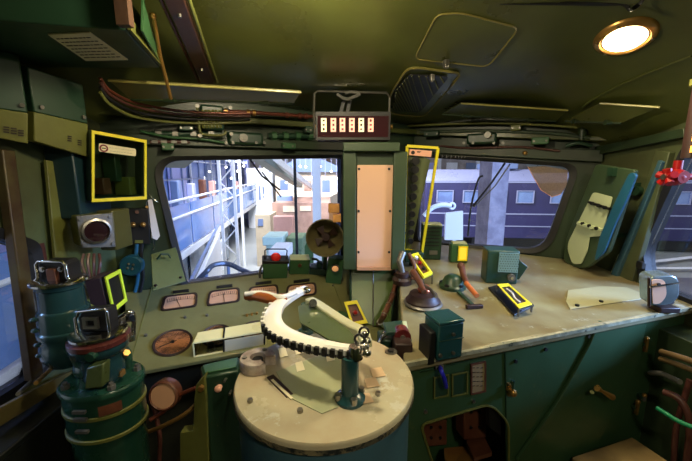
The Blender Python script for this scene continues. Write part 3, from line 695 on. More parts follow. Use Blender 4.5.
# ---- centre pillar
YP = 1.5
def cp(u, v, off=0): return W(u, v, YP-off)
t = Thing('centre_pillar', 'dark green centre pillar box between the windscreens, faced with a peach plate', 'pillar', cp(374, 268))
z1 = cp(374, 152).z; zl = cp(374, 268).z
def cpz(u, z, off=0): # point at pixel column, given world z
    Y = YP-off; x = (u-346)/F*((V((0, Y, z))-CAM).dot(FW)); return V((x, Y, z))
def pbox(mb, ua, ub, za, zb_, off0, off1):
    a = cpz(ua, (za+zb_)/2, off0); b_ = cpz(ub, (za+zb_)/2, off0)
    mb.prism([V((a.x, YP-off0, za)), V((b_.x, YP-off0, za)), V((b_.x, YP-off0, zb_)), V((a.x, YP-off0, zb_))], V((0, off0-off1, 0)))
MPG = paint('pillar_green', (62, 80, 54), .45, scale=4, dirt=(40, 56, 44), damt=.4)
b = t.world(); pbox(b, 343, 406, zl, z1, 0, -.2); t.add('body', b, MPG, bevel=.003)
b = t.world(); pbox(b, 343, 356, zl, z1, .03, 0); t.add('side_cheek', b, MPG, bevel=.004)
b = t.world(); pbox(b, 392.5, 406, zl, z1, .03, 0); t.add('side_cheek', b, MPG, bevel=.004)
b = t.world(); pbox(b, 357, 392, cp(0, 266).z, cp(0, 165).z, .016, .004); fp_ = t.add('face_plate', b, MCO, bevel=.002, label='peach coloured plate with black screws')
for u, v in ((389, 169), (358.5, 211), (390, 211), (358.5, 252), (389, 252), (359, 169)):
    p = cp(u, v, .016); b = t.world(); b.cyl(p, p-V((0, .005, 0)), .0055, n=12); t.add('screw', b, MBK, fp_)
b = t.world(); pbox(b, 357, 392, cp(0, 269).z, cp(0, 266).z, .022, .004); t.add('lower_lip', b, MPK)
b = t.world(); pbox(b, 343, 400, cp(0, 152).z, cp(0, 143).z, .05, -.15); t.add('head_cover', b, MPG, bevel=.004)
# lower cabinet under the pillar
t = Thing('pillar_base', 'green sheet metal cover with a centre seam below the peach plate', 'cover', ip(368, 330))
tp = [W(350, 266, 1.56), W(396, 266, 1.58)]; bt = [ip(351, 322), ip(391, 330)]
b = t.world(); q = [tp[0], tp[1], bt[1]+NIN*.004, bt[0]+NIN*.004]; nq = (q[1]-q[0]).cross(q[3]-q[0]).normalized(); nq = nq if nq.y < 0 else -nq
MGC = paint('cover_green', (96, 116, 58), .3, scale=4, dirt=(62, 84, 44), damt=.4, bump=.03)
b.prism(q, -nq*.03); t.add('panel', b, MGC, bevel=.004)
b = t.world(); m0 = tp[0].lerp(tp[1], .5)+nq*.001; m1 = bt[0].lerp(bt[1], .55)+nq*.006; b.tube([m0, m1], .003, n=6); t.add('seam', b, MGR)
for a_, c_ in ((tp[0], bt[0]), (tp[1], bt[1])):
    b = t.world(); b.tube([a_+nq*.004, c_+nq*.008], .006, n=8); t.add('edge_moulding', b, MGD)
# ================= master controller drum
ZT = -.47
CC = hz(325, 374, ZT); RC = 87/F*dep(CC)
CEN = V((CC.x, CC.y, EYE+ZT))
def ct(u, v, dz=0): return hz(u, v, ZT+dz)
t = Thing('master_controller', 'big blue-green drum controller with a worn khaki top, at the bottom centre', 'controller', V((CEN.x, CEN.y, 0)))
H = CEN.z
b = MB(); b.lathe([(RC*.96, .0), (RC*.96, H-.03), (RC*.99, H-.026), (RC*.99, H-.02)], 72); t.add('drum', b, MTB)
b = MB(); b.lathe([(RC*.9, H-.021), (RC, H-.02), (RC*1.0, H-.004), (RC*.985, H), (0, H)], 72); tp_ = t.add('top_plate', b, MTOP)
b = MB(); b.lathe([(RC*.985, H-.012), (RC*1.006, H-.012), (RC*1.006, H-.022), (RC*.985, H-.022)], 72); t.add('rim_band', b, paint('chipped_rim', (120, 110, 84), .5, scale=26, dirt=(30, 40, 44), damt=.9, wear=(24, 30, 34), wamt=.5))
def loc(p): return t.inv @ p
Z0 = EYE+ZT
def T_(u, v, dz=0): return loc(ct(u, v, dz))
# C-shaped selector collar
c = T_(258, 366); 
b = MB(); r1 = 17.5*mpp(ct(258, 366)); r0_ = r1*.42
ang0 = -.5; ang1 = 5.0
b.lathe([(r0_, .001), (r1, .001), (r1*1.0, .022), (r1*.95, .026), (r0_, .026), (r0_, .001)], 40, c, None, ang0+.55, ang1+.4)
for a in (ang0+.55, ang1+.4):
    x, y = math.cos(a), math.sin(a); q = [c+V((x*r0_, y*r0_, .001)), c+V((x*r1, y*r1, .001)), c+V((x*r1, y*r1, .025)), c+V((x*r0_, y*r0_, .025))]; b._add(q, [(0, 1, 2, 3)])
t.add('selector_collar', b, paint('mottled_steel', (206, 196, 186), .2, metal=.3, scale=30, dirt=(120, 90, 84), damt=.6, bump=.02))
b = MB(); b.lathe([(r0_*.7, .001), (r0_*.7, .02), (0, .02)], 20, c); t.add('selector_spindle', b, MBK)
for a in (1.2, 3.4):
    b = MB(); q = c+V((math.cos(a)*r1*.7, math.sin(a)*r1*.7, .026)); b.cyl(q, q+V((0, 0, .004)), .006, n=6); t.add('collar_screw', b, MGR)
# slot and pale slips of the notch plate
b = MB(); b.bar(T_(270, 376, .0008), T_(290, 396, .0008), .017, .002); t.add('slot', b, MDB)
b = MB(); b.bar(T_(272, 380, .0012), T_(292, 399, .0012), .006, .003); t.add('slot_lip', b, MLB)
MMINT = paint('mint_plate', (166, 172, 138), .22, scale=6, dirt=(150, 144, 110), damt=.3, bump=.02)
b = MB(); b.prism([T_(u, v, .0006) for u, v in ((276, 372), (330, 352), (352, 366), (346, 404), (322, 414), (290, 398))], (0, 0, .0012)); t.add('notch_plate', b, MMINT)
for i, (u, v) in enumerate(((283, 352), (299, 349), (313, 348), (300, 366), (330, 356), (372, 382), (366, 398), (378, 372))):
    b = MB(); w_ = 5 if i < 5 else 8; b.prism([T_(u-w_, v-3, .002), T_(u+w_*.4, v-5, .002), T_(u+w_, v+4, .002), T_(u-w_*.6, v+6, .002)], (0, 0, .0006)); t.add('paint_patch', b, MLB if i < 5 else paint('peach_patch', (206, 176, 140), .4, scale=9))
for u, v in ((391, 352), (250, 402), (300, 412), (378, 395), (297, 333)):
    b = MB(); q = T_(u, v, 0); b.cyl(q, q+V((0, 0, .007)), .009 if u == 391 else .006, n=6); t.add('bolt', b, MBK if u == 391 else MST)
b = MB(); q = T_(391, 352, 0); b.lathe([(.016, 0), (.016, .003), (.009, .003)], 20, q); t.add('washer', b, MST)
# big curved white metal handle bar on green posts
hh = .10
t2 = Thing('controller_handle', 'shiny white toothed quadrant bar curved over the controller drum', 'handle', ct(347, 395))
def Hh(u, v, dz): return t2.inv @ hz(u, v, ZT+dz)
# arc: plan curve at constant height
arcp = [(306, 291), (292, 298), (278, 308), (273, 319), (274, 328), (281, 335), (294, 341), (310, 346), (328, 350), (346, 353), (361, 353)]
pts = [Hh(u, v, hh) for u, v in arcp]; pts = catmull(pts, 5)
b = MB(); w0 = .030; N = len(pts); vs = []; 
for i, p in enumerate(pts):
    tdir = (pts[min(i+1, N-1)]-pts[max(i-1, 0)]).normalized(); nrm = V((tdir.y, -tdir.x, 0))
    f = i/(N-1); ww = .0205*(.62+.5*math.sin(min(1, f*1.15)*math.pi)) 
    for s_, z_ in ((-1, 0), (1, 0), (1, .012), (.6, .017), (-.6, .017), (-1, .012)): vs.append(p+nrm*s_*ww+V((0, 0, z_)))
fs = [(i*6+k, i*6+(k+1) % 6, (i+1)*6+(k+1) % 6, (i+1)*6+k) for i in range(N-1) for k in range(6)]+[tuple(range(6)), tuple((N-1)*6+k for k in range(6))]
b._add(vs, fs); q_ = t2.add('quadrant', b, MWH)
b = MB(); nt_ = 0; acc = 0
for i in range(14, N-2):
    p = pts[i]; tdir = (pts[i+1]-pts[i-1]).normalized(); nrm = V((tdir.y, -tdir.x, 0)); f = i/(N-1); ww = .0205*(.62+.5*math.sin(min(1, f*1.15)*math.pi))
    o = p+nrm*(ww if nrm.y < 0 or True else -ww)
    b.tube([p+nrm*ww*1.0+V((0, 0, -.002)), pts[i+1]+nrm*ww*1.0+V((0, 0, -.002))], .003, n=5)
t2.add('lower_rail', b, MBK, q_)
for i in range(2, N-3):
    if i % 2: continue
    for h_ in (0,):
        p = pts[i].lerp(pts[i+1], h_); tdir = (pts[i+1]-pts[i-1]).normalized(); nrm = V((tdir.y, -tdir.x, 0)); f = (i+h_)/(N-1); ww = .0205*(.62+.5*math.sin(min(1, f*1.15)*math.pi))
        b = MB(); b.box(p+nrm*(ww+.0015)+V((0, 0, .005)), (.0095, .010, .017), Mx.Rotation(math.atan2(tdir.y, tdir.x), 3, 'Z')); t2.add('tooth', b, MBK if i > 18 else MWH, q_)
# grip: wooden-sided lever sweeping back left
b = MB(); g = [Hh(246, 296, hh+.002), Hh(256, 296, hh+.006), Hh(272, 299, hh+.01), Hh(288, 298, hh+.016)]; b.tube(catmull(g, 5), lambda f: .0125+.003*math.sin(f*3.14), n=14); t2.add('lever_grip', b, MWO)
b = MB(); b.tube(catmull([Hh(245, 294, hh+.015), Hh(262, 293, hh+.018), Hh(282, 297, hh+.022), Hh(296, 292, hh+.022)], 5), lambda f: .0075, n=10); t2.add('lever_spine', b, MWH)
b = MB(); b.sph(Hh(307, 290, hh+.012), .012, (1, 1, .9)); b.cyl(Hh(307, 290, hh-.012), Hh(307, 290, hh+.006), .010); t2.add('end_knob', b, MCH)
# second arm, from the knob down to the front post
b = MB(); ar = catmull([Hh(309, 300, hh), Hh(318, 305, hh), Hh(334, 316, hh), Hh(350, 326, hh), Hh(362, 332, hh), Hh(366, 343, hh)], 5)
vs = []; N = len(ar)
for i, p in enumerate(ar):
    tdir = (ar[min(i+1, N-1)]-ar[max(i-1, 0)]).normalized(); nrm = V((tdir.y, -tdir.x, 0))
    for s_, z_ in ((-1, -.012), (1, -.012), (1, .008), (-1, .008)): vs.append(p+nrm*s_*.0135+V((0, 0, z_)))
b._add(vs, [(i*4+k, i*4+(k+1) % 4, (i+1)*4+(k+1) % 4, (i+1)*4+k) for i in range(N-1) for k in range(4)]+[(0, 1, 2, 3), (4*N-4, 4*N-3, 4*N-2, 4*N-1)])
t2.add('swing_arm', b, paint('greenish_white_metal', (206, 206, 170), .3, metal=.2, scale=8), bevel=.003)
b = MB(); b.prism([Hh(298, 306, hh-.002), Hh(309, 303, hh), Hh(350, 331, hh), Hh(361, 345, hh), Hh(330, 340, hh-.004), Hh(300, 322, hh-.006)], (0, 0, -.004)); t2.add('quadrant_plate', b, paint('sector_green', (78, 92, 58), .3, scale=7, bump=.03))
b = MB(); b.cyl(Hh(313, 303, hh-.01), Hh(313, 303, hh+.018), .011, n=20); t2.add('pivot_boss', b, MCH)
for dx, dz in ((0, 0), (-1, 12), (2, 20)):
    b = MB(); c_ = Hh(361+dx*1.5, 350-dz*.9, hh+.014+dz*.0009); k_ = .010; b.tube([c_+V((k_*math.cos(a), .2*k_*math.sin(a), k_*math.sin(a))) for a in [i*.5236 for i in range(12)]], .0026, n=8, closed=True); t2.add('ring_link', b, MBK if dz else MST)
b = MB(); b.lathe([(.0, .022), (.012, .022), (.014, .018), (.014, -.004), (.016, -.004)], 24, Hh(355, 356, hh)); t2.add('post_cap', b, MCH)
for k_ in range(4):
    b = MB(); b.sph(Hh(365+(k_ % 2)*2, 335+k_*6, hh+.012), .009); t2.add('chain_bead', b, MCH)
# front post
b = MB(); b0_ = Hh(350, 399, 0); b.lathe([(.032, 0), (.032, .006), (.026, .012), (.0185, .016), (.0185, hh-.002), (0, hh-.002)], 28, b0_); t2.add('post', b, MTB2 if 'MTB2' in globals() else paint('post_teal', (30, 72, 78), .25, scale=8, dirt=(20, 50, 56), bump=.02))
for a in (.4, 1.9, 3.6, 5.0):
    b = MB(); q = b0_+V((math.cos(a)*.027, math.sin(a)*.027, .008)); b.cyl(q, q+V((0, 0, .012)), .007, n=6); t2.add('post_bolt', b, MST)
# rear post with a chrome nut
b = MB(); b1_ = Hh(306, 332, 0); b.lathe([(.024, 0), (.024, .006), (.013, .012), (.013, hh-.01), (0, hh-.01)], 24, b1_); t2.add('rear_post', b, MGD)
b = MB(); q = Hh(317, 330, 0); b.cyl(q, q+V((0, 0, .022)), .014, n=6); b.cyl(q+V((0, 0, .022)), q+V((0, 0, .04)), .006, n=10); t2.add('rear_nut', b, MCH)
# ================= cream casing over the two middle gauges
t = Thing('meter_casing', 'cream clear-sided casing with a black strap on the instrument panel', 'casing', ip(228, 350))
tl, tr, br, bl = (197, 331), (261, 321), (268, 332), (192, 344)
h_ = .03
def up(u, v, h=h_): return ip(u, v+0)+NIN*h
# footprint found on the panel, lid raised
def onh(u, v, h): return hit(u, v, (PIN[0]+NIN*h, PIN[1]))
lid = [onh(198, 333, .07), onh(262, 322, .07), onh(266, 331, .07), onh(193, 343, .07)]
ft = [p-NIN*.069 for p in lid]
MCRM = paint('cream_casing', (238, 228, 168), .3, scale=6, dirt=(214, 200, 130), damt=.3, bump=.02)
b = t.world(); b.prism(lid, NIN*.004); t.add('lid', b, MCRM, bevel=.001)
b = t.world(); b.prism([lid[3]-NIN*.003, lid[2]-NIN*.003, ft[2], ft[3]], NIN.cross(V((1, 0, 0))).normalized()*.002); t.add('front_wall', b, glass('acrylic', (240, 238, 214)))
for i_, (a, c_) in enumerate(((0, 3), (1, 2))):
    b = t.world(); b.prism([lid[a]-NIN*.003, lid[c_]-NIN*.003, ft[c_], ft[a]], V((.003, 0, 0))); t.add('end_wall', b, MCRM)
for i_ in (0, 1, 2, 3):
    b = t.world(); b.bar(lid[i_], ft[i_], .005, .005); t.add('corner_edge', b, MCRM)
b = t.world(); b.bar(ft[3], ft[2], .006, .006); b.bar(lid[3], lid[2], .006, .006); t.add('edge_band', b, MCRM)
b = t.world(); m = [p+NIN*.001 for p in (ft[3].lerp(ft[2], .42), ft[3].lerp(ft[2], .97), lid[3].lerp(lid[2], .97)-NIN*.012, lid[3].lerp(lid[2], .42)-NIN*.012)]; b.prism([q+V((0, -.004, 0)) for q in m], V((0, -.002, 0))); t.add('inner_card', b, MLB)
b = t.world(); q = ft[3].lerp(ft[2], .2)+V((0, .02, 0)); 
for k_ in range(4): b.lathe([(.016-.002*k_, k_*.009), (.019-.002*k_, k_*.009+.004), (.012-.002*k_, k_*.009+.009)], 16, q+NIN*.001)
t.add('enclosed_spring', b, MBK)
for f in (.40, .985):
    b = t.world(); a_, c_ = lid[0].lerp(lid[1], f)+NIN*.006, lid[3].lerp(lid[2], f)+NIN*.006; dn = ft[3].lerp(ft[2], f); b.tube([a_, c_, dn+V((0, -.003, 0))], .0035, n=6); t.add('strap', b, MBK)
# ================= green switch body left of the drum
zt_ = -.60
a0_, a1_, a2_, a3_ = hz(200, 366, zt_), hz(240, 357, zt_), hz(238, 371, zt_), hz(204, 377, zt_)
t = Thing('brake_switch_box', 'narrow dark green switch box with a cream knob left of the drum', 'switch', V((a0_.x, a0_.y, 0)))
b = t.world(); b.prism([a0_, a1_, a2_, a3_], (0, 0, -.75)); t.add('body', b, MGD, bevel=.006)
b = t.world(); b.prism([hz(203, 366, zt_+.002), hz(238, 358, zt_+.002), hz(236, 368, zt_+.002), hz(205, 374, zt_+.002)], (0, 0, .004)); t.add('lid', b, MGM, bevel=.001)
kf = W(218, 389, (a2_.y+a3_.y)/2-.012)
b = t.world(); b.cyl(kf+V((0, .02, 0)), kf, .009, n=16); b.sph(kf, .011, (1, .7, 1)); t.add('knob', b, MLP)
for u, v in ((229, 395), (224, 382)):
    p = W(u, v, kf.y); b = t.world(); b.cyl(p+V((0, .02, 0)), p, .004, n=8); t.add('screw', b, MST)
t = Thing('stepped_bracket', 'olive stepped steel bracket at the bottom edge beside the dark green switch box', 'bracket', V((a0_.x-.03, a0_.y-.05, 0)))
YB_ = a3_.y-.01
pts = [W(u, v, YB_) for u, v in ((180, 470), (180, 433), (193, 431), (194, 400), (196, 385), (204, 376), (206, 400), (208, 470))]
b = t.world(); b.prism(pts, (0, .03, 0)); t.add('plate', b, MOL, bevel=.002)
b = t.world(); p = W(202, 387, YB_-.002); b.cyl(p, p+V((0, -.012, 0)), .009, n=6); t.add('bolt', b, MBR)
# pipes and gauge in the dark below the panel
t = Thing('round_gauge', 'dim brown round gauge with pipes in the shadow under the instrument panel', 'gauge', W(170, 392, 1.0), 'gauges under the panel')
c = W(168, 392, 1.02); Rg = Mx.Rotation(math.radians(78), 3, 'X')
b = t.world(); b.lathe([(.05, 0), (.05, .03), (.044, .035), (.04, .028), (0, .028)], 32, c, Rg); t.add('body', b, MTE)
b = t.world(); b.lathe([(.041, .029), (.041, .031), (0, .031)], 32, c, Rg); t.add('dial', b, MPK)
for k_, (p_, m_, lb) in enumerate((([W(150, 420, .98), W(165, 410, 1.0), W(180, 395, 1.0), W(196, 388, 1.0)], MRD, 'thin copper pipe rising to the right under the instrument panel'),
                              ([W(148, 432, .98), W(165, 425, .96), W(185, 414, .96), W(198, 402, .98)], MBR, 'brass pipe, lower of two under the instrument panel'),
                              ([W(150, 400, 1.0), W(155, 412, 1.0), W(160, 440, .98), W(158, 475, .98)], MPU, 'purple-brown pipe dropping down under the instrument panel'))):
    pipe('pipe', p_, .007, m_, lb)
# ================= items on the sill of the left windscreen
def sill_box(u, v, wpx, hpx, dpt, pl, rz=0): 
    p = hit(u, v, pl); k = mpp(p); return p, k, wpx*k, hpx*k
nrmM = axes
def deskframe(p, n, rz): 
    x = V((math.cos(rz), math.sin(rz), 0)); return axes(p+n*.001, x, n)
rzl = math.atan2(dl.y, dl.x)
p, k, w_, h_ = sill_box(275, 279, 24, 16, 0, PIN)
t = Thing('warning_lamp', 'green lamp box with a red dome under a wire hoop on the left sill', 'lamp', deskframe(p, NIN, rzl*.5), 'small boxes on the left sill')
b = MB(); b.box((0, .03, h_*.55), (w_, .06, h_*1.1)); t.add('housing', b, MGM, bevel=.005)
b = MB(); b.box((0, .03, h_*1.1+.008), (w_*1.08, .065, .018)); t.add('cap', b, MBK, bevel=.004)
b = MB(); b.sph((0, .02, h_*1.1+.03), .024, (1.1, 1, 1)); t.add('lens', b, emit('red_lens', (200, 24, 20), .12))
b = MB(); b.tube([(-w_*.42, .02, h_*1.1), (-w_*.44, .02, h_*1.1+.07), (-w_*.36, .02, h_*1.1+.078), (w_*.36, .02, h_*1.1+.078), (w_*.44, .02, h_*1.1+.07), (w_*.42, .02, h_*1.1)], .0035, n=8); t.add('guard', b, MBK)
b = MB(); b.tube([(-w_*.6, 0, .01), (-w_*.62, 0, .05), (-w_*.5, .02, .08)], .006, n=8, smooth=4); t.add('cable', b, MGR)
p, k, w_, h_ = sill_box(299, 275, 20, 14, 0, PIN)
t = Thing('switch_box', 'low green box with a dark button, right of the red lamp', 'box', deskframe(p, NIN, rzl*.5), 'small boxes on the left sill')
b = MB(); b.box((0, .03, h_*.6), (w_, .055, h_*1.2)); t.add('housing', b, MGM, bevel=.005)
b = MB(); b.cyl((0, .003, h_*.8), (0, -.006, h_*.8), .01); t.add('button', b, MTE)
b = MB(); b.box((0, .03, h_*1.2+.002), (w_*.96, .055, .005)); t.add('lid', b, MLG, bevel=.001)
p, k, w_, h_ = sill_box(333, 284, 12, 26, 0, PIN)
t = Thing('pilot_lamp_box', 'green pedestal with an amber glass lens below the round funnel', 'lamp', deskframe(p, NIN, 0), 'small boxes on the left sill')
b = MB(); b.box((0, .025, h_*.55), (w_*1.3, .05, h_*1.1)); t.add('pedestal', b, MGM, bevel=.005)
b = MB(); b.cyl((0, .005, h_*.75), (0, -.014, h_*.75), .022, n=24); t.add('bezel', b, MGR)
b = MB(); b.sph((0, -.012, h_*.75), .018, (1, .5, 1)); t.add('lens', b, emit('amber_lens', (240, 170, 110), .45))
p, k, w_, h_ = sill_box(318, 276, 14, 16, 0, PIN)
t = Thing('lever_valve', 'teal valve with a white lever tip between the sill box and the amber lamp', 'valve', deskframe(p, NIN, 0))
b = MB(); b.box((0, .03, .02), (w_*1.3, .05, .04)); b.cyl((0, .03, .04), (0, .03, .075), .016); t.add('body', b, MTL, bevel=.003)
b = MB(); b.tube([(0, .03, .075), (-.02, .02, .095), (-.045, .01, .1)], .005, n=8, r2=.008); t.add('lever', b, MST)
# funnel (round air duct / horn) in front of the left windscreen
c = W(325, 238, 1.62); k = mpp(c); Rf = 18.5*k
t = Thing('demister_fan', 'round olive metal funnel with a dark inside before the left windscreen', 'fan', c)
ax = axes(V((0, 0, 0)), V((1, 0, 0)), V((-.05, -1, .05))).to_3x3()
MFN = paint('funnel_olive', (104, 96, 62), .4, scale=6, dirt=(60, 46, 30), damt=.5)
b = MB(); b.lathe([(Rf*.5, -.10), (Rf*.8, -.07), (Rf, 0), (Rf*1.04, .004), (Rf*.97, .004), (Rf*.9, -.01), (Rf*.7, -.06), (Rf*.35, -.08), (0, -.085)], 48, (0, 0, 0), ax); t.add('cowl', b, MFN)
b = MB(); b.cyl(ax @ V((0, 0, -.08)), ax @ V((0, 0, -.03)), Rf*.22); t.add('motor_hub', b, MDB)
for q in range(4):
    a = q*1.571+.5; b = MB(); d1 = V((math.cos(a), math.sin(a), 0)); d2 = V((-math.sin(a), math.cos(a), 0))
    b.prism([ax @ (d1*Rf*.2+V((0, 0, -.05))), ax @ (d1*Rf*.62-d2*Rf*.2+V((0, 0, -.055))), ax @ (d1*Rf*.66+d2*Rf*.25+V((0, 0, -.035))), ax @ (d1*Rf*.2+d2*Rf*.12+V((0, 0, -.04)))], ax @ V((0, 0, .003))); t.add('blade', b, MDB)
b = t.world(); q0_ = c+V((0, .05, -Rf*.9)); b.tube([q0_, hit(324, 272, PIN)+NIN*.002], .012, n=10); t.add('stem', b, MGD)
b = t.world(); b.box(W(334, 208, 1.60), (.055, .03, .045)); b.box(W(337, 218, 1.60), (.04, .03, .04)); t.add('terminal_box', b, paint('orange_terminal', (232, 168, 96), .5, scale=10, dirt=(150, 90, 50)), bevel=.004)
# small yellow framed key switch in front of the pillar base
def tag_frame(pts, wd, dirv, t, name='frame', mat=MYL):
    c_ = sum(pts, V())/len(pts); b = t.world(); inn = []
    for p_ in pts: inn.append(p_+(c_-p_)*wd)
    b.ring(pts, inn, dirv); return t.add(name, b, mat, bevel=.0008)
P_ = ip(357, 327)
t = Thing('framed_push_button', 'red push button in a small yellow frame before the pillar base', 'button', P_)
fy = [W(344, 302, P_.y+.0), W(357, 300, P_.y+.005), W(368, 323, P_.y-.04), W(352, 326, P_.y-.045)]
nn = (fy[1]-fy[0]).cross(fy[3]-fy[0]).normalized(); nn = nn if nn.y < 0 else -nn
tag_frame(fy, .3, -nn*.012, t)
b = t.world(); b.prism([p_-nn*.012 for p_ in fy], -nn*.006); t.add('back_plate', b, MTE)
b = t.world(); cm = sum(fy, V())/4-nn*.008; b.cyl(cm, cm+nn*.012, .011, n=20); b.sph(cm+nn*.012, .010, (1, 1, 1)); t.add('button', b, MRED)
b = t.world(); b.box(W(341, 319, P_.y+.01), (.045, .05, .06), Mx.Rotation(.3, 3, 'Y')); t.add('side_housing', b, MGM, bevel=.004)
# ================= things standing on the right desk
def df(u, v, rz=0, lift=.001):
    p = dk(u, v); return axes(p+NDR*lift, V((math.cos(rz), math.sin(rz), 0)), NDR), mpp(p)
# perforated loudspeaker box
M_, k = df(501, 284, -.12)
t = Thing('speaker_box', 'green box with a perforated pale blue grille and round knob, right of the hammer-like lever', 'speaker', M_)
t.o['label'] = 'green loudspeaker box with a perforated pale blue grille, below the right windscreen'
w_, h_, d_ = 30*k, 34*k, 19*k
b = MB(); b.box((0, d_/2, h_/2), (w_, d_, h_)); t.add('housing', b, MTL, bevel=.005)
b = MB(); b.box((w_*.16, -.003, h_*.66), (w_*.62, .005, h_*.58)); g = t.add('grille', b, paint('grille_blue', (150, 190, 196), .35, metal=.4, scale=9))
for i in range(8):
    for j in range(8):
        b = MB(); x = w_*(-.11+i*.077)+(j % 2)*w_*.03; z = h_*(.42+j*.07); b.cyl((x, -.0055, z), (x, -.0068, z), .0022, n=6); t.add('hole', b, MGD, g)
b = MB(); b.cyl((w_*.28, 0, h_*.22), (w_*.28, -.014, h_*.22), .016, n=20); t.add('knob', b, MGR)
b = MB(); b.cyl((w_*.28, -.014, h_*.22), (w_*.28, -.018, h_*.22), .007, n=12); t.add('knob_cap', b, MCH)
b = MB(); b.prism([(w_*.5, .02, h_*.75), (w_*.85, .02, h_*.5), (w_*.62, .02, h_*.1), (w_*.5, .02, h_*.1)], (0, .02, 0)); t.add('side_bracket', b, MGD, bevel=.002)
for x in (-.3, .2):
    b = MB(); b.cyl((w_*x, d_*.5, 0), (w_*x, d_*.5, -.0005), .012); b.lathe([(.014, 0), (.01, .01)], 12, (w_*x, d_*.2, 0)); t.add('foot', b, MGD)
# flat yellow framed instruction tray
P = dk(515, 303)
t = Thing('instruction_tray', 'dark tray with a yellow framed card lying before the loudspeaker box', 'tray', P)
q = [(489, 288), (497, 284), (533, 307), (512, 315)]
q = [dk(488, 289), dk(503, 285), dk(534, 307), dk(514, 317)]
b = t.world(); b.prism([p_+NDR*.001 for p_ in q], NDR*.008); t.add('base', b, MBK, bevel=.002)
q2 = [hit(497, 285, (PDR[0]+NDR*.035, NDR)), hit(508, 284, (PDR[0]+NDR*.035, NDR)), hit(532, 305, (PDR[0]+NDR*.035, NDR)), hit(519, 309, (PDR[0]+NDR*.035, NDR))]
tag_frame(q2, .26, NDR*.004, t)
for i in range(4):
    b = t.world(); b.bar(q2[i], q2[i]-NDR*.027, .005, .005); t.add('corner_post', b, MGR)
b = t.world(); b.prism([p_-NDR*.006 for p_ in q2], NDR*.003); c_ = t.add('card', b, paint('card_dark', (60, 54, 62), .4, scale=12))
b = t.world(); m = [q2[0].lerp(q2[1], .5).lerp(q2[3].lerp(q2[2], .5), f)-NDR*.002 for f in (.2, .4, .6, .8)]; b.tube([m[0], m[1]+V((.006, 0, 0)), m[2]-V((.003, 0, 0)), m[3]], .0035, n=8, smooth=4); t.add('curved_mark', b, MPA, c_)
# green box with an orange glass block
M_, k = df(459, 263, -.1)
t = Thing('lamp_box', 'small green lamp box with an upright amber window near the right windscreen', 'lamp', M_)
w_, h_ = 17*k, 19*k
b = MB(); b.box((0, .03, h_/2), (w_, .06, h_)); t.add('housing', b, MGM, bevel=.006)
b = MB(); b.box((w_*.16, -.003, h_*.53), (w_*.42, .008, h_*.66)); t.add('amber_window', b, emit('amber_window', (255, 190, 50), .9), bevel=.003)
b = MB(); b.ring([(w_*(.16+sx*.27), -.004, h_*(.53+sz*.4)) for sx, sz in ((-1, -1), (1, -1), (1, 1), (-1, 1))], [(w_*(.16+sx*.2), -.004, h_*(.53+sz*.33)) for sx, sz in ((-1, -1), (1, -1), (1, 1), (-1, 1))], (0, -.005, 0)); t.add('window_frame', b, MYL)
b = MB(); b.box((0, .03, h_+.003), (w_*.8, .05, .005)); t.add('lid', b, MLG)
# horn lever with an orange grip on a round base
M_, k = df(457, 290, 0)
t = Thing('horn_lever', 'lever with an orange-brown grip on a lumpy dark green round base', 'lever', M_)
b = MB(); b.lathe([(.055, 0), (.056, .012), (.045, .02), (.034, .045), (.02, .055), (0, .057)], 28, (-.01, .03, 0)); t.add('base', b, MGD)
for a in (0.3, 1.5, 2.7, 3.9, 5.2):
    b = MB(); b.lathe([(.012, .012), (.012, .022), (0, .024)], 8, (-.01+.043*math.cos(a), .03+.043*math.sin(a), 0)); t.add('bolt', b, MBK)
gp = lambda u, v, h: M_.inverted() @ hit(u, v, (PDR[0]+NDR*h, NDR))
b = MB(); b.tube([gp(462, 268, .06), gp(463, 275, .055), gp(467, 284, .04)], .014, n=14, r2=.010); b.sph(gp(461, 266, .065), .017); t.add('lever_head', b, MTE)
b = MB(); b.tube([gp(466, 283, .042), gp(471, 289, .032), gp(477, 296, .02)], .010, n=14); t.add('grip', b, paint('orange_grip', (196, 110, 62), .3, scale=9, bump=0))
# T-shaped rod on the desk below it
P = dk(472, 308)
t = Thing('t_bar', 'rusty brown flat T-shaped bar lying on the khaki worktop below the horn lever', 'tool', P)
b = t.world(); b.bar(dk(458, 293)+NDR*.006, dk(472, 306)+NDR*.006, .014, .008); t.add('shaft', b, MGD, bevel=.001)
b = t.world(); b.bar(dk(466, 309)+NDR*.008, dk(482, 308)+NDR*.008, .016, .014); t.add('head', b, MDB, bevel=.002)
# driver's drum lever left, with a round base
M_, k = df(424, 307, 0)
t = Thing('drum_valve', 'dark round valve with a copper lever beside the tall teal box', 'valve', M_)
b = MB(); b.lathe([(.062, 0), (.064, .02), (.055, .03), (.05, .045), (.03, .05), (0, .052)], 32, (0, .02, 0)); t.add('base', b, MDB)
b = MB(); b.lathe([(.066, .004), (.072, .008), (.066, .014)], 32, (0, .02, 0)); t.add('ring', b, MGR)
b = MB(); b.lathe([(.02, .05), (.024, .06), (.018, .075), (0, .08)], 20, (.002, .02, 0)); t.add('hub', b, paint('copper', (200, 110, 70), .3, metal=.7, scale=10, bump=0))
g2 = lambda u, v, h: M_.inverted() @ hit(u, v, (PDR[0]+NDR*h, NDR))
b = MB(); b.tube([g2(424, 292, .075), g2(420, 283, .09), g2(413, 272, .10)], .009, n=12, r2=.013); t.add('lever', b, MTE)
b = MB(); b.tube([g2(423, 285, .085), g2(431, 290, .08), g2(436, 297, .07)], .006, n=8); t.add('side_pin', b, MST)
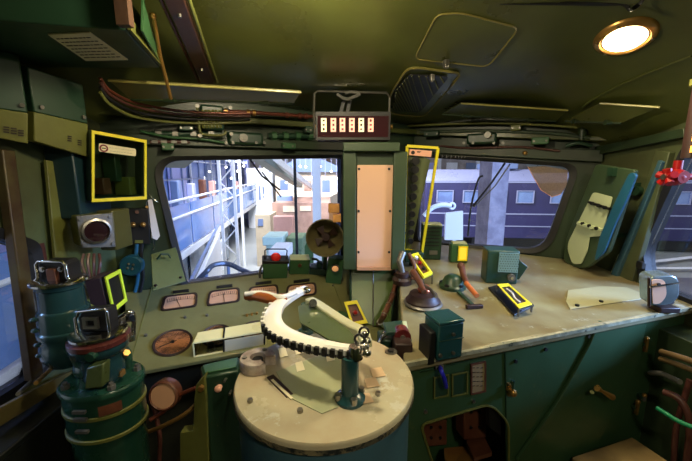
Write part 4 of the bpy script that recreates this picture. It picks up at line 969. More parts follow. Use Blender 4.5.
# second mechanism nearer the pillar
M_, k = df(404, 285, .3)
t = Thing('reverser_lever', 'dark lever mechanism with a round socket between the pillar and yellow frame', 'lever', M_)
b = MB(); b.lathe([(.04, 0), (.042, .02), (.03, .03), (.03, .05), (.02, .055), (0, .05)], 28, (0, .02, 0)); t.add('socket', b, MDB)
b = MB(); b.tube([(0, .02, .05), (-.01, .03, .1), (.015, .05, .13)], .012, n=12, r2=.016); t.add('lever', b, MGR)
b = MB(); b.tube([(.04, .0, .02), (.06, .02, .07), (.05, .06, .12)], .009, n=10, smooth=4); t.add('linkage', b, MTE)
for a in (0, 1.3, 2.6, 3.9, 5.2):
    b = MB(); b.cyl((.034*math.cos(a), .02+.034*math.sin(a), .02), (.034*math.cos(a), .02+.034*math.sin(a), .03), .006, n=6); t.add('bolt', b, MST)
# small yellow frame leaning beside the tall one
P = dk(420, 278)
t = Thing('small_yellow_frame', 'small tilted yellow frame over dark switches below the tall yellow frame', 'frame', P)
fy = [W(409, 255, 1.48), W(418, 252, 1.52), W(433, 273, 1.38), W(424, 277, 1.34)]
nn = (fy[1]-fy[0]).cross(fy[3]-fy[0]).normalized(); nn = nn if nn.y < 0 else -nn
tag_frame(fy, .24, -nn*.012, t)
b = t.world(); b.prism([p_-nn*.012 for p_ in fy], -nn*.006); t.add('back_plate', b, MTE)
for f in (.2, .45, .7):
    b = t.world(); p_ = fy[0].lerp(fy[1], .5).lerp(fy[3].lerp(fy[2], .5), f)-nn*.006; b.cyl(p_, p_+nn*.01, .008, n=12); t.add('switch', b, (MPA, MRED, MBK)[int(f*4)])
for f in (0, 1):
    b = t.world(); a_ = fy[3].lerp(fy[2], f); b.bar(a_-nn*.01, onpl(a_-nn*.01, PDR)+V((0, 0, .001)), .006, .006); t.add('leg', b, MGR)
# armoured hose
P = dk(402, 345)
t = Thing('armoured_hose', 'brown armoured hose with silver bands curving down from the pillar', 'hose', ip(380, 322))
hp = [W(388, 267, 1.60), W(394, 270, 1.57), W(396, 281, 1.5), W(393, 294, 1.42), W(388, 306, 1.36), W(383, 317, 1.31), ip(378, 326)+NIN*.012]
b = t.world(); b.tube(catmull(hp, 6), .012, n=12); t.add('hose', b, MHO)
cm = catmull(hp, 6)
for i in range(3, len(cm)-2, 5):
    b = t.world(); b.cyl(cm[i], cm[i].lerp(cm[i+1], .5), .0145, n=14); t.add('band', b, MST)
# tall yellow frame around the column of push buttons, leaning before the right windscreen
YF = 1.66
PB = dk(412, 262)
t = Thing('switch_column', 'tall tapering switch column in a yellow frame right of the centre pillar', 'switch panel', dk(410, 262))
ff_ = [W(407, 146, 1.60), W(438, 148, 1.58), W(422, 252, 1.66), W(404, 250, 1.68)]
nn = V((-.1, -1, 0)).normalized()
def tagf(pts, widths, vec, t, name, mat):
    pass
def lerp2(f, g): return ff_[0].lerp(ff_[1], f).lerp(ff_[3].lerp(ff_[2], f), g)
for a_, c_, w_ in ((0, 1, .016), (1, 2, .013), (2, 3, .012), (3, 0, .008)):
    b = t.world(); b.bar(ff_[a_], ff_[c_], .012, w_ if a_ != 1 else .014, up=(0, -1, 0)); t.add('yellow_edge', b, MYL)
b = t.world(); b.prism([lerp2(.02, .01)+V((0, .008, 0)), W(431, 160, 1.6)+V((0, .008, 0)), W(411, 250, 1.675)+V((0, .008, 0)), lerp2(.02, 1)+V((0, .008, 0))], (0, .05, 0)); t.add('body', b, paint('column_olive', (112, 122, 84), .45, scale=6, damt=.5), bevel=.003)
b = t.world(); b.prism([W(410, 149, 1.592), W(432, 151, 1.582), W(431, 157, 1.582), W(409, 155, 1.592)], (0, .004, 0)); tg = t.add('name_tag', b, MLP)
b = t.world(); b.bar(W(417, 151.8, 1.589), W(429, 153, 1.584), .001, .006); b.bar(W(417, 154.6, 1.589), W(429, 155.6, 1.584), .001, .004); b.cyl(W(413, 152.6, 1.591), W(413, 152.6, 1.588), .009, n=16); t.add('printed_text', b, MIK, tg)
for i in range(10):
    g = .115+i*.085; u = 415-i*.55; v = 148+g*104+1; p_ = W(u, v, 1.60+.075*g)
    b = t.world(); b.cyl(p_, p_+V((0, -.02, 0)), .0185-.0006*i, n=20); t.add('push_button', b, MBK)
    b = t.world(); b.lathe([(.021-.0006*i, -.003), (.021-.0006*i, .003), (.017, .003)], 20, p_-V((0, .006, 0)), Mx.Rotation(math.radians(90), 3, 'X')); t.add('button_highlight', b, MGR)  # grey rings added as small highlights around the dark buttons
    b = t.world(); b.box(W(u-6, v, 1.605+.075*g), (.012, .008, .02)); t.add('button_tag', b, MGR)
b = t.world(); b.box(W(413, 256, 1.64), (.09, .06, .05)); b.bar(W(413, 258, 1.66), dk(412, 266)+NDR*.001, .03, .03); t.add('foot', b, MGD, bevel=.003)
# dark green radio beside the window
M_, k = df(431, 260, -.1)
t = Thing('radio_speaker', 'dark green slotted speaker box with grey lower button, right of the yellow framed column', 'speaker', M_)
w_, h_ = 19*k, 35*k
b = MB(); b.box((0, .04, h_/2), (w_, .08, h_)); t.add('housing', b, MGD, bevel=.006)
for i in range(6):
    b = MB(); b.box((0, -.002, h_*(.93-i*.1)), (w_*.74, .003, .006)); t.add('slot', b, MBK)
b = MB(); b.box((.01, -.003, h_*.22), (w_*.42, .006, h_*.12)); t.add('name_plate', b, MGR, bevel=.001)
b = MB(); b.box((0, .04, h_+.003), (w_*.95, .076, .004)); t.add('lid', b, MLG)
# tall teal box at the front left corner of the desk
p = dk(440, 335); M_ = axes(p, fd, V((0, 0, 1))); k = mpp(p)
t = Thing('junction_box', 'tall teal junction box hung on the front edge of the khaki worktop', 'box', M_)
q = hz(444, 318, -.40); kk = mpp(q)
M_ = axes(V((q.x, q.y, EYE-.505)), fd, V((0, 0, 1))); t.o.matrix_world = M_; t.M = M_; t.inv = M_.inverted()
w_, d_, h_ = 28*kk, .075, .105
MJB = paint('junction_teal', (30, 70, 72), .25, scale=5, dirt=(22, 52, 54), damt=.4, bump=.02)
b = MB(); b.box((0, 0, h_/2), (w_, d_, h_)); t.add('body', b, MJB, bevel=.005)
b = MB(); b.box((0, 0, h_+.004), (w_*1.03, d_*1.04, .008)); t.add('lid', b, MJB, bevel=.003)
b = MB(); b.tube([(w_*.06-w_/2*0, -d_/2-.001, .06), (w_*.5, -d_/2-.001, .06)], .0015, n=5); b.tube([(-w_*.46, -d_/2-.001, .06), (w_*.1, -d_/2-.001, .06)], .0015, n=5); t.add('seam', b, MGD)
for x, z in ((.06, .075), (.1, .02), (-.42, .02)):
    b = MB(); b.cyl((w_*x, -d_/2, z), (w_*x, -d_/2-.006, z), .005, n=10); t.add('screw', b, MST)
b = MB(); b.box((-w_/2-.012, .0, h_*.35), (.018, .06, h_*.9)); t.add('side_flange', b, MBK, bevel=.003)
t = Thing('blue_lever', 'bright blue plastic lever sticking down beneath the teal junction box', 'lever', fp(443, 378, .03))
b = t.world(); b.tube([fp(440, 367, .012), fp(441, 370, .035), fp(444, 378, .04), fp(446, 387, .03)], .006, n=10, smooth=4); t.add('lever', b, MBLU)
b = t.world(); b.cyl(fp(440, 367, .002), fp(440, 367, .02), .012, n=14); t.add('pivot', b, MBK)
# green press with a dark red roller near the drum
P = dk(400, 350); P2 = li(V((P.x-.03, P.y+.03, 0)))
q = hz(392, 336, -.53); t = Thing('foot_switch', 'green cam switch with a dark red wheel between the drum and teal box', 'switch', V((q.x, q.y, EYE-.60)))
def L3(u, v, z): return hz(u, v, z)
b = t.world(); b.box(L3(394, 345, -.53), (.10, .07, .07)); t.add('base', b, MGD, bevel=.006)
b = t.world(); b.prism([L3(383, 322, -.46), L3(403, 320, -.46), L3(409, 330, -.46), L3(386, 332, -.46)], (0, 0, -.014)); t.add('lid', b, MTL, bevel=.003)
b = t.world(); cq = L3(402, 335, -.475); b.cyl(cq+V((0, -.015, 0)), cq+V((0, .02, 0)), .024, n=26); t.add('wheel', b, paint('dark_red', (96, 24, 26), .3, scale=9))
b = t.world(); b.cyl(cq+V((0, -.02, 0)), cq+V((0, -.014, 0)), .008, n=12); t.add('axle', b, MST)
b = t.world(); b.box(L3(402, 347, -.50), (.05, .06, .05)); t.add('wheel_block', b, MDB, bevel=.004)
for i in range(3):
    b = t.world(); b.tube([L3(378+i*2, 346-i*5, -.50+.01*i), L3(382+i*2, 338-i*4, -.48), L3(388, 334-i*3, -.47)], .005, n=8, smooth=3); t.add('spring_arm', b, MCH)
b = t.world(); b.bar(L3(404, 322, -.45), L3(411, 352, -.51), .012, .012); t.add('yellow_post', b, MLG)
# chrome folding box near the right window
P = dk(664, 303)
c = W(664, 291, 1.12)
t = Thing('folding_ashtray', 'rounded metal box with pink-white front at the right end of the worktop', 'box', c-V((0, 0, .055)))
sh = roundpoly([(650, 277), (679, 275), (680, 297), (671, 305), (651, 306)], [6, 10, 7, 5, 3])
b = t.world(); b.prism([W(u, v, 1.10) for u, v in sh], (.02, .07, 0)); t.add('body', b, paint('ashtray_blue_steel', (150, 170, 176), .2, metal=.6, scale=8, dirt=(60, 80, 80), bump=.02), bevel=.004)
b = t.world(); b.prism([W(u, v, 1.097) for u, v in roundpoly([(652, 280), (665, 279), (667, 296), (660, 304), (653, 304)], [2, 6, 5, 4, 2])], (0, .004, 0)); t.add('front_plate', b, MCO)
b = t.world(); b.tube([W(u, v, 1.092) for u, v in ((650, 287), (679, 283))], .003, n=6); t.add('lid_edge', b, MCH)
b = t.world(); b.tube([W(649, 306, 1.1), W(649, 278, 1.1)], .005, n=8); t.add('hinge', b, MDB)
b = t.world(); p_ = W(658, 284, 1.096); b.cyl(p_, p_-V((0, .006, 0)), .005, n=10); t.add('screw', b, MIK)
b = t.world(); b.box(W(664, 308, 1.12), (.07, .05, .02)); t.add('foot', b, MDB, bevel=.003)
# ================= left cluster
def lw(u, v, off=0): return hit(u, v, (V((XL+off, 0, 0)), V((1, 0, 0))))
# brake valve stand: wide oval drum with two towers
zb0 = -.60
c0 = hz(103, 378, zb0); CB = V((c0.x, c0.y, 0)); RB = 43/F*dep(c0)*.84
t = Thing('brake_valve_stand', 'green double brake valve stand with a wide banded drum, at lower left', 'valve', CB)
VST = t
MVG = paint('valve_green', (34, 74, 56), .25, scale=8, dirt=(24, 50, 44), damt=.5, bump=.03)
MVB = paint('valve_blue_green', (34, 66, 70), .2, scale=8, dirt=(26, 48, 50), damt=.5, bump=.03)
Ov = Mx.Diagonal((1.0, .85, 1.0))
zt0 = EYE+zb0
b = MB(); b.lathe([(RB*.9, .01), (RB*.93, zt0-.16), (RB*.98, zt0-.14), (RB*.98, zt0-.012)], 56, (0, 0, 0), Ov); t.add('drum', b, MVG)
b = MB(); b.lathe([(RB*.98, zt0-.013), (RB*1.04, zt0-.012), (RB*1.04, zt0-.002), (RB*1.0, zt0+.003), (0, zt0+.003)], 56, (0, 0, 0), Ov); t.add('top_flange', b, MVG)
for z_ in (zt0-.075, zt0-.145):
    b = MB(); b.lathe([(RB*.985, z_), (RB*1.02, z_+.002), (RB*1.02, z_+.010), (RB*.985, z_+.012)], 56, (0, 0, 0), Ov); t.add('band', b, MOL)
for z_ in (zt0-.035, zt0-.058, zt0-.095):
    b = MB(); a = -1.55; b.bar(V((RB*math.cos(a-.16), RB*.87*math.sin(a-.16)-.006, z_)), V((RB*math.cos(a+.16), RB*.87*math.sin(a+.16)-.006, z_)), .008, .008); t.add('strap_clip', b, MGR)
b = MB(); vs = []
for i in range(7):
    a = -1.15+i*.09
    for z_ in (zt0-.06, zt0-.03): vs.append(V((RB*1.0*math.cos(a), RB*.86*math.sin(a)-.002, z_)))
b._add(vs, [(i*2, i*2+2, i*2+3, i*2+1) for i in range(6)]); t.add('rating_plate', b, MTE)
for a in (2.6, 3.9, 5.5, .5):
    b = MB(); q = V((RB*.85*math.cos(a), RB*.72*math.sin(a), zt0+.003)); b.cyl(q, q+V((0, 0, .012)), .011, n=6); b.cyl(q+V((0, 0, .012)), q+V((0, 0, .02)), .006, n=10); t.add('flange_bolt', b, MGR)
def S(u, v, Y): return t.inv @ W(u, v, Y)
# body on the drum carrying both towers
b = MB(); q = V((-.005, 0, zt0)); b.lathe([(RB*.55, 0), (RB*.5, .05), (RB*.6, .09), (RB*.66, .115)], 36, q); b.sph(q+V((.0, -.01, .05)), RB*.55, (1, .9, .7)); t.add('neck', b, MVG)
b = MB(); pA_ = [S(88, 371, c0.y-.12), S(100, 364, c0.y-.12), S(101, 388, c0.y-.125), S(88, 390, c0.y-.125)]; b.prism([S(86, 368, CB.y-.10), S(103, 364, CB.y-.10), S(102, 388, CB.y-.115), S(84, 390, CB.y-.115)], (0, .03, 0)); t.add('front_boss', b, paint('boss_olive', (66, 78, 44), .3, scale=9), bevel=.004)
b = MB(); q = S(92, 356, CB.y-.085); b.cyl(q+V((0, .02, 0)), q-V((0, .01, 0)), .012, n=16); t.add('pipe_plug', b, MVG)
# left tower
def tower(u, vt, vb, Y, rpx, prof, name, mat, ub=None):
    p1_ = W(u, vt, Y); p0_ = W(ub or u, vb, Y); r = rpx/F*dep(p0_); L = p1_.z-p0_.z; o = t.inv @ V((p1_.x, Y, p0_.z))
    b = MB(); b.lathe([(pr_*r, pz_*L) for pr_, pz_ in prof], 40, o); return t.add(name, b, mat), o, r, L
YL = .93
tw, o, r, L = tower(60, 284, 352, YL, 23, [(.75, -.12), (.98, 0), (1, .05), (1, .16), (.96, .18), (.96, .30), (1.0, .32), (1.0, .38), (.93, .40), (.9, .64), (.88, .66)], 'left_tower', MVB)
tw['label'] = 'blue-green stepped tower, left'
b = MB(); b.lathe([(r*.88, L*.65), (r*.8, L*.68), (r*.78, L*.95), (r*.84, L*.97), (r*.84, L*1.02), (0, L*1.02)], 40, o); t.add('upper_cap', b, MVB)
for zf in (.1, .25, .45, .6):
    b = MB()
    for a in (-2.2,): q = o+V((r*.95*math.cos(a), r*.95*math.sin(a), L*zf)); b.sph(q, .011, (1.3, 1, .6))
    t.add('lug', b, MVB)
b = MB(); zc_ = L*1.02
b.lathe([(r*.9, zc_), (r*.98, zc_+.004), (r*.98, zc_+.010), (r*.85, zc_+.014), (0, zc_+.014)], 40, o); t.add('chrome_collar', b, MCH)
# U shaped socket with chrome rim
hw = r*.60; hb = .058; zz = zc_+.012
b = MB(); lo = [(-hw*1.25, 0), (-hw*1.1, .004), (-hw, .012), (-hw, hb-.01), (-hw*.8, hb), (hw*.8, hb), (hw, hb-.01), (hw, .012), (hw*1.1, .004), (hw*1.25, 0)]
b.tube([o+V((x, -.02, zz+z)) for x, z in lo], .0045, n=10); t.add('socket_rim', b, MCH)
b = MB(); b.prism([o+V((x*.95, -.012, zz+z*.96)) for x, z in lo], (0, .045, 0)); t.add('socket', b, MBK)
b = MB(); b.box(o+V((0, -.018, zz+.018)), (hw*.6, .016, .036)); t.add('key_block', b, MTE, bevel=.002)
for s_ in (-1, 1):
    b = MB(); q = o+V((s_*hw*.62, -.022, zz+hb*.6)); b.cyl(q+V((0, .01, 0)), q, .008, n=12); b.cyl(q, q-V((0, .004, 0)), .005, n=6); t.add('socket_screw', b, MCH)
# right tower
YR = .87
tw, o, r, L = tower(99, 332, 372, YR, 20, [(.8, -.1), (.9, 0), (.9, .5), (1.1, .55), (1.25, .7), (1.25, .78)], 'right_tower', MVB)
b = MB(); b.lathe([(r*1.0, L*.78), (r*1.3, L*.80), (r*1.3, L*.9), (r*1.1, L*.96), (0, L*.96)], 40, o); t.add('rust_collar', b, paint('rust_collar', (84, 40, 34), .3, scale=9, dirt=(60, 30, 30)))
b = MB(); b.lathe([(r*1.12, L*.95), (r*1.2, L*.98), (r*1.2, L*1.03), (r*1.0, L*1.06), (0, L*1.06)], 40, o); t.add('chrome_collar', b, MCH)
zz = L*1.06; hw = r*.80; hb = .068
b = MB(); lo = [(-hw, 0), (-hw, hb*.62), (-hw*.85, hb*.72), (-hw*.72, hb*.9), (hw*.85, hb*1.02), (hw*.95, hb*.9), (hw*.95, 0)]
b.tube([o+V((x, -.018, zz+z)) for x, z in lo], .004, n=10); t.add('socket_rim', b, MCH)
b = MB(); b.prism([o+V((x*.95, -.01, zz+z*.97)) for x, z in lo], (0, .035, 0)); t.add('socket', b, MBK, bevel=.002)
b = MB(); b.ring([o+V((x*hw, -.014, zz+z)) for x, z in ((-.55, .012), (.35, .012), (.35, .045), (-.55, .045))], [o+V((x*hw, -.014, zz+z)) for x, z in ((-.35, .02), (.15, .02), (.15, .037), (-.35, .037))], (0, -.008, 0)); t.add('keyhole_frame', b, MST)
# nuts and chrome pipes to the right of the towers
for k_, (u, v) in enumerate(((122, 322), (130, 318), (127, 330), (131, 338), (118, 340))):
    b = MB(); q = S(u, v, .93); b.cyl(q-V((0, 0, .008)), q+V((0, 0, .010)), .012, n=6); b.cyl(q+V((0, 0, .01)), q+V((0, 0, .016)), .007, n=12); t.add('union_nut', b, MCH if k_ % 2 else MST)
b = MB(); b.tube([S(112, 322, .93), S(122, 316, .93), S(130, 312, .94), S(134, 318, .95), S(133, 340, .95)], .007, n=10, smooth=5); t.add('chrome_elbow', b, MCH)
b = MB(); b.tube([S(104, 345, .9), S(116, 348, .92), S(126, 352, .93), S(128, 372, .95)], .014, n=12, smooth=5); t.add('elbow_pipe', b, MVG)
b = MB(); q = S(124, 356, .9); b.cyl(q, q+V((.02, -.015, .02)), .010, n=6); t.add('brass_nut', b, MBR)
b = MB(); q = S(118, 371, .88); b.cyl(q, q+V((.02, -.015, .004)), .013, n=6); b.cyl(q+V((.02, -.015, .004)), q+V((.028, -.021, .006)), .007, n=10); t.add('brass_nut', b, MBR)
# yellow framed notice box
def bxq(u, v, Y): return W(u, v, Y)
fr_ = [bxq(91, 130, 1.18), bxq(146, 140, 1.32), bxq(146, 199, 1.32), bxq(91, 202, 1.18)]
nn = (fr_[1]-fr_[0]).cross(fr_[3]-fr_[0]).normalized(); nn = nn if nn.y < 0 else -nn
t = Thing('framed_case', 'dark case with a yellow framed glass front and cream sign, upper left of windscreen', 'case', fr_[3])
b = t.world(); b.holed([p_-nn*.002 for p_ in fr_], [[p_+(sum(fr_, V())/4-p_)*.1-nn*.002 for p_ in fr_]], -nn*.09); t.add('case', b, MGD, bevel=.002)
b = t.world(); b.prism([p_-nn*.08 for p_ in fr_], -nn*.008); bk_ = t.add('back_plate', b, paint('case_back', (52, 62, 44), .6, scale=6))
tag_frame(fr_, .095, nn*.008, t, 'yellow_frame')
def fq_(f, g, off): return fr_[0].lerp(fr_[1], f).lerp(fr_[3].lerp(fr_[2], f), g)+nn*off
b = t.world(); b.prism([fq_(f, g, -.004) for f, g in ((.08, .06), (.92, .06), (.92, .94), (.08, .94))], nn*.002); t.add('glass_front', b, glass('case_glass', (214, 224, 214)))
b = t.world(); b.prism([fq_(x, y, -.001) for x, y in roundpoly([(.13, .16), (.80, .17), (.80, .29), (.13, .28)], .03, 3)], nn*.002); sg = t.add('name_tag', b, MLB)
b = t.world(); b.cyl(fq_(.21, .225, .001), fq_(.21, .225, .0016), .0135, n=20); t.add('logo_ring', b, paint('logo_red', (120, 40, 56), .6, scale=9, bump=0), sg)
b = t.world(); b.cyl(fq_(.21, .225, .0016), fq_(.21, .225, .0022), .008, n=16); t.add('logo_disc', b, MLB, sg)
b = t.world(); b.prism([fq_(.175, .218, .0022), fq_(.245, .218, .0022), fq_(.245, .232, .0022), fq_(.175, .232, .0022)], nn*.0004); t.add('logo_bar', b, MIK, sg)
b = t.world()
for r_, (x0_, x1_) in enumerate(((.3, .76), (.32, .72))):
    x = x0_
    while x < x1_: L_ = random.uniform(.02, .06); y = .205+r_*.045; b.bar(fq_(x, y, .001), fq_(min(x+L_, x1_), y, .001), .003, .0006); x += L_+.015
t.add('printed_text', b, MIK, sg)
b = t.world(); b.box(fq_(.25, .8, -.05), (.05, .04, .06)); t.add('relay', b, MTE, bevel=.003)
b = t.world(); b.box(fq_(.7, .8, -.05), (.06, .04, .07)); t.add('relay', b, MOL, bevel=.003)
b = t.world(); b.box(fq_(.45, .5, -.055), (.05, .03, .11)); t.add('relay', b, MGD, bevel=.003)
b = t.world(); b.tube([fq_(.7, .3, -.05), fq_(.72, .5, -.045), fq_(.68, .7, -.05)], .005, smooth=4); t.add('cable', b, MBK)
# dark teal back box behind the case and bracket lines
b = MB(inv(lw(80, 190, .1))); b.box(W(80, 182, 1.25), (.10, .16, .26)); solo('wall_cabinet', b, MDT if 'MDT' in globals() else paint('deep_teal', (24, 52, 58), .45, scale=6), 'dark blue-green wall cabinet half hidden left behind the yellow-framed case', 'cabinet', lw(80, 190, .1), bevel=.006)
# square lens unit
f4 = [W(76, 216, 1.12), W(112, 213, 1.2), W(116, 247, 1.2), W(82, 248, 1.12)]
n4 = (f4[1]-f4[0]).cross(f4[3]-f4[0]).normalized(); n4 = n4 if n4.y < 0 else -n4
t = Thing('speed_recorder', 'square metal faced instrument with one round dark lens, below the yellow-framed case', 'instrument', f4[3])
b = t.world(); b.prism([p_-n4*.004 for p_ in f4], -n4*.12); t.add('housing', b, MOL, bevel=.006)
b = t.world(); b.prism(f4, -n4*.004); fa = t.add('face_plate', b, MGR, bevel=.002)
def g4(f, g, o_=0): return f4[0].lerp(f4[1], f).lerp(f4[3].lerp(f4[2], f), g)+n4*o_
R4 = axes(V((0, 0, 0)), f4[1]-f4[0], n4).to_3x3()
b = t.world(); b.lathe([(.045, 0), (.045, .012), (.038, .014), (.036, .004)], 32, g4(.48, .5), R4); t.add('bezel', b, MST)
b = t.world(); b.lathe([(.037, .001), (.037, .004), (.02, .006), (0, .006)], 32, g4(.48, .5), R4); t.add('lens', b, paint('lens_dark', (40, 20, 24), .1, scale=3, bump=0))
for f, g in ((.08, .1), (.92, .1), (.08, .9), (.92, .9)):
    b = t.world(); b.cyl(g4(f, g), g4(f, g, .006), .006, n=8); t.add('screw', b, MST, fa)
b = t.world(); b.box(g4(1.2, .5, -.06), (.06, .10, .15)); t.add('side_box', b, paint('olive_dark', (80, 78, 36), .4, scale=6), bevel=.005)
# tumbler switches right of it
t = Thing('switch_block', 'black switch block with two brass knobs left of the left windscreen', 'switch', fl(138, 235, .03))
b = t.world(); b.prism([fl(128, 208, .01), fl(149, 208, .01), fl(151, 243, .01), fl(131, 243, .01)], nl*.03); t.add('block', b, MBK, bevel=.003)
for u in (133.5, 143.5):
    b = t.world(); p_ = fl(u, 224, .04); b.cyl(p_, p_+nl*.014, .006, n=12); b.sph(p_+nl*.02, .012); t.add('knob', b, MBR)
b = t.world(); b.cyl(fl(137, 212, .04), fl(137, 212, .05), .008, n=12); t.add('button', b, MTE)
b = t.world(); b.cyl(fl(147, 207, .04), fl(147, 207, .05), .006, n=12); t.add('button', b, MBR)
b = t.world(); b.prism([fl(135, 240, .041), fl(143, 240, .041), fl(143, 243, .041), fl(135, 243, .041)], nl*.004); t.add('clip', b, MOL)
for u0_, m_ in ((137, MBL), (142, MBK)):
    b = t.world(); b.tube([fl(u0_, 243, .03), fl(u0_-1, 258, .035), fl(u0_+1, 276, .03), fl(u0_-2, 292, .03)], .008, n=8, smooth=4); t.add('cable', b, m_)
t = Thing('hanging_tag', 'white paper strip hanging beside the upper left corner of the left windscreen', 'tag', fl(155, 240, .03))
b = t.world(); b.prism([fl(148, 200, .035), fl(152, 199, .035), fl(160, 236, .03), fl(157, 240, .032), fl(152, 238, .034)], nl*.002); t.add('strip', b, MPA)
b = t.world(); b.tube([fl(147, 192, .03), fl(152, 198, .037), fl(158, 202, .03)], .0025, smooth=4); t.add('wire', b, MCH)
b = t.world(); b.tube([fl(149, 200, .03), fl(146, 208, .035), fl(154, 244, .033), fl(152, 250, .033)], .0025, smooth=4); t.add('wire', b, MCH)
# round blue-green knob
c = fl(131, 266, .06); Rk = 10.5*mpp(c); Rt = axes(V((0, 0, 0)), dl, (nl+V((-.2, 0, 0))).normalized()).to_3x3()
t = Thing('rotary_knob', 'round blue-green knob with a small star centre left of the olive flap', 'knob', c)
b = t.world(); b.lathe([(Rk, -.03), (Rk*1.0, 0), (Rk*.9, .006), (0, .006)], 32, c, Rt); t.add('dial', b, MBL)
for a in range(4):
    b = t.world(); q = Rt @ V((math.cos(a*1.571+.5)*Rk*.28, math.sin(a*1.571+.5)*Rk*.28, .008)); b.sph(c+q, .006); t.add('star_lug', b, MST)
b = t.world(); b.cyl(c-Rt @ V((0, 0, .03)), fl(131, 266, .002), .018, n=16); t.add('shaft', b, MBK)
# lime diamond frame and box below
fy = [W(104, 277, 1.02), W(119, 269, 1.1), W(126, 301, 1.1), W(112, 313, 1.02)]
nn = (fy[1]-fy[0]).cross(fy[3]-fy[0]).normalized(); nn = nn if nn.dot(CAM-fy[0]) > 0 else -nn
t = Thing('lime_framed_switch', 'dark box with a lime yellow framed side, behind the two valve towers', 'box', fy[3])
MLM = paint('lime_tape', (206, 236, 60), .5, scale=20, damt=.1, bump=0)
tag_frame(fy, .22, nn*.006, t, 'lime_frame', MLM)
b = t.world(); b.prism([p_-nn*.002 for p_ in fy], -nn*.006); t.add('door', b, MBK)
b = t.world(); b.prism([fy[0]-nn*.010, fy[3]-nn*.010, W(90, 304, 1.0), W(84, 281, 1.0)], fy[1]-fy[0]); t.add('box', b, paint('dark_plum', (44, 34, 44), .35, scale=6), bevel=.003)
b = t.world(); b.box(W(82, 290, 1.06), (.05, .04, .06)); t.add('terminal', b, MGR, bevel=.003)
t.o.name = 'switch_case'
b = MB(inv(W(88, 270, 1.1)))
for s_ in range(4): b.tube([W(84+s_*5, 254, 1.1), W(82+s_*6, 264, 1.08), W(88+s_*3, 280, 1.07)], .005, n=6, smooth=4)
solo('cable_bundle', b, MPU, 'bundle of brown cables below the square instrument with the round lens', 'cable', W(88, 270, 1.1))
# leaning posts on the left side
def lpost(name, pa_, pb_, w_, d_, mat, label, cat='post'):
    P = (pa_+pb_)/2; b = MB(inv(P)); b.bar(pa_, pb_, w_, d_, up=(1, 0, 0)); return solo(name, b, mat, label, cat, P, bevel=.004)
lpost('window_post', W(4, 150, 1.02), W(34, 378, .98), .04, .03, MPU if False else paint('rust_olive', (78, 72, 40), .5, scale=8, dirt=(50, 24, 20), damt=.8), 'rust-marked olive post leaning beside the left side window', 'post')
lpost('door_post', W(20, 150, 1.13), W(47, 300, 1.1), .03, .03, MPU, 'purple-brown post leaning just right of the rust-marked post')
lpost('door_post', W(34, 150, 1.2), W(62, 300, 1.16), .035, .03, MBK, 'black bar filling the dark gap behind the taller chrome-capped valve tower')  # black bar put in for the dark gap beside the posts
b = MB(inv(lw(60, 210, .02)));  b.prism([lw(43, 160, .02), lw(88, 168, .02), lw(92, 330, .02), lw(60, 340, .02)], (.012, 0, 0)); solo('lining_panel', b, MOL, 'olive lining panel on the left wall behind the square instrument', 'panel', lw(60, 210, .02), bevel=.002)
b = MB(inv(W(20, 420, .85))); b.prism([W(-20, 416, .78), W(34, 388, .92), W(66, 372, 1.1), W(66, 382, 1.1), W(34, 402, .92), W(-20, 436, .78)], (.02, .02, -.0)); solo('window_ledge', b, paint('ledge_olive', (92, 84, 48), .4, scale=6, dirt=(60, 44, 28)), 'olive ledge running below the left side window toward the valve stand', 'ledge', W(20, 420, .85), bevel=.004)
for k_, (u_, v_) in enumerate(((30, 392), (48, 381))):
    b = MB(inv(W(u_, v_, .9))); b.tube([W(u_-12, v_+2, .86), W(u_+6, v_-16, 1.0), W(u_+22, v_-40, 1.08)], .006, n=8, smooth=4); solo('handrail', b, (MGR, MBR)[k_], ('thin grey rail curving up behind the left valve tower, nearer the side window', 'thin brass rail curving up behind the left valve tower, nearer the drum')[k_], 'rail', W(u_, v_, .9))
# ================= right wall
P = rw(600, 240, .03)
t = Thing('document_holder', 'pale green board held by two clamps in a slanted green tray on the right wall', 'holder', P)
tray = [rw(u, v, .12) for u, v in roundpoly([(600, 164), (640, 170), (612, 252), (588, 270), (566, 262), (570, 238)], [3, 3, 4, 8, 8, 6])]
for u_, v_ in ((612, 185), (600, 235)):
    b = t.world(); p_ = rw(u_, v_, .12); b.bar(p_, V((XR-.001, p_.y, p_.z)), .02, .02); t.add('arm', b, MGD)
b = t.world(); b.prism(tray, (-.02, 0, 0)); t.add('tray', b, MPG, bevel=.004)
bd = [rw(u, v, .145) for u, v in roundpoly([(597, 194), (613, 199), (598, 238), (588, 235), (583, 255), (576, 260), (571, 250)], [3, 2, 1, 1, 3, 5, 8])]
bd = [rw(u, v, .145) for u, v in roundpoly([(594, 192), (613, 197), (602, 236), (590, 237), (588, 250), (582, 264), (573, 264), (567, 246)], [3, 2, 1, 1, 2, 2, 4, 8])]
b = t.world(); b.prism(bd, (-.004, 0, 0)); t.add('board', b, MLG)
for (u0_, v0_, u1_, v1_) in ((589, 202, 610, 209), (579, 222, 602, 230)):
    b = t.world(); b.bar(rw(u0_, v0_, .153), rw(u1_, v1_, .153), .012, .01); t.add('clamp', b, MBK if v0_ < 210 else MLG)
    for f in (.2, .5, .8): b = t.world(); p_ = rw(u0_, v0_, .159).lerp(rw(u1_, v1_, .159), f); b.cyl(p_, p_+V((-.008, 0, 0)), .008, n=10); t.add('clamp_screw', b, MBK)
b = t.world(); b.bar(rw(578, 223, .159), rw(592, 228, .159), .014, .012); t.add('white_bar', b, MLG)
b = t.world(); p_ = rw(612, 172, .15); b.box(p_, (.02, .03, .035)); t.add('catch', b, MGD)
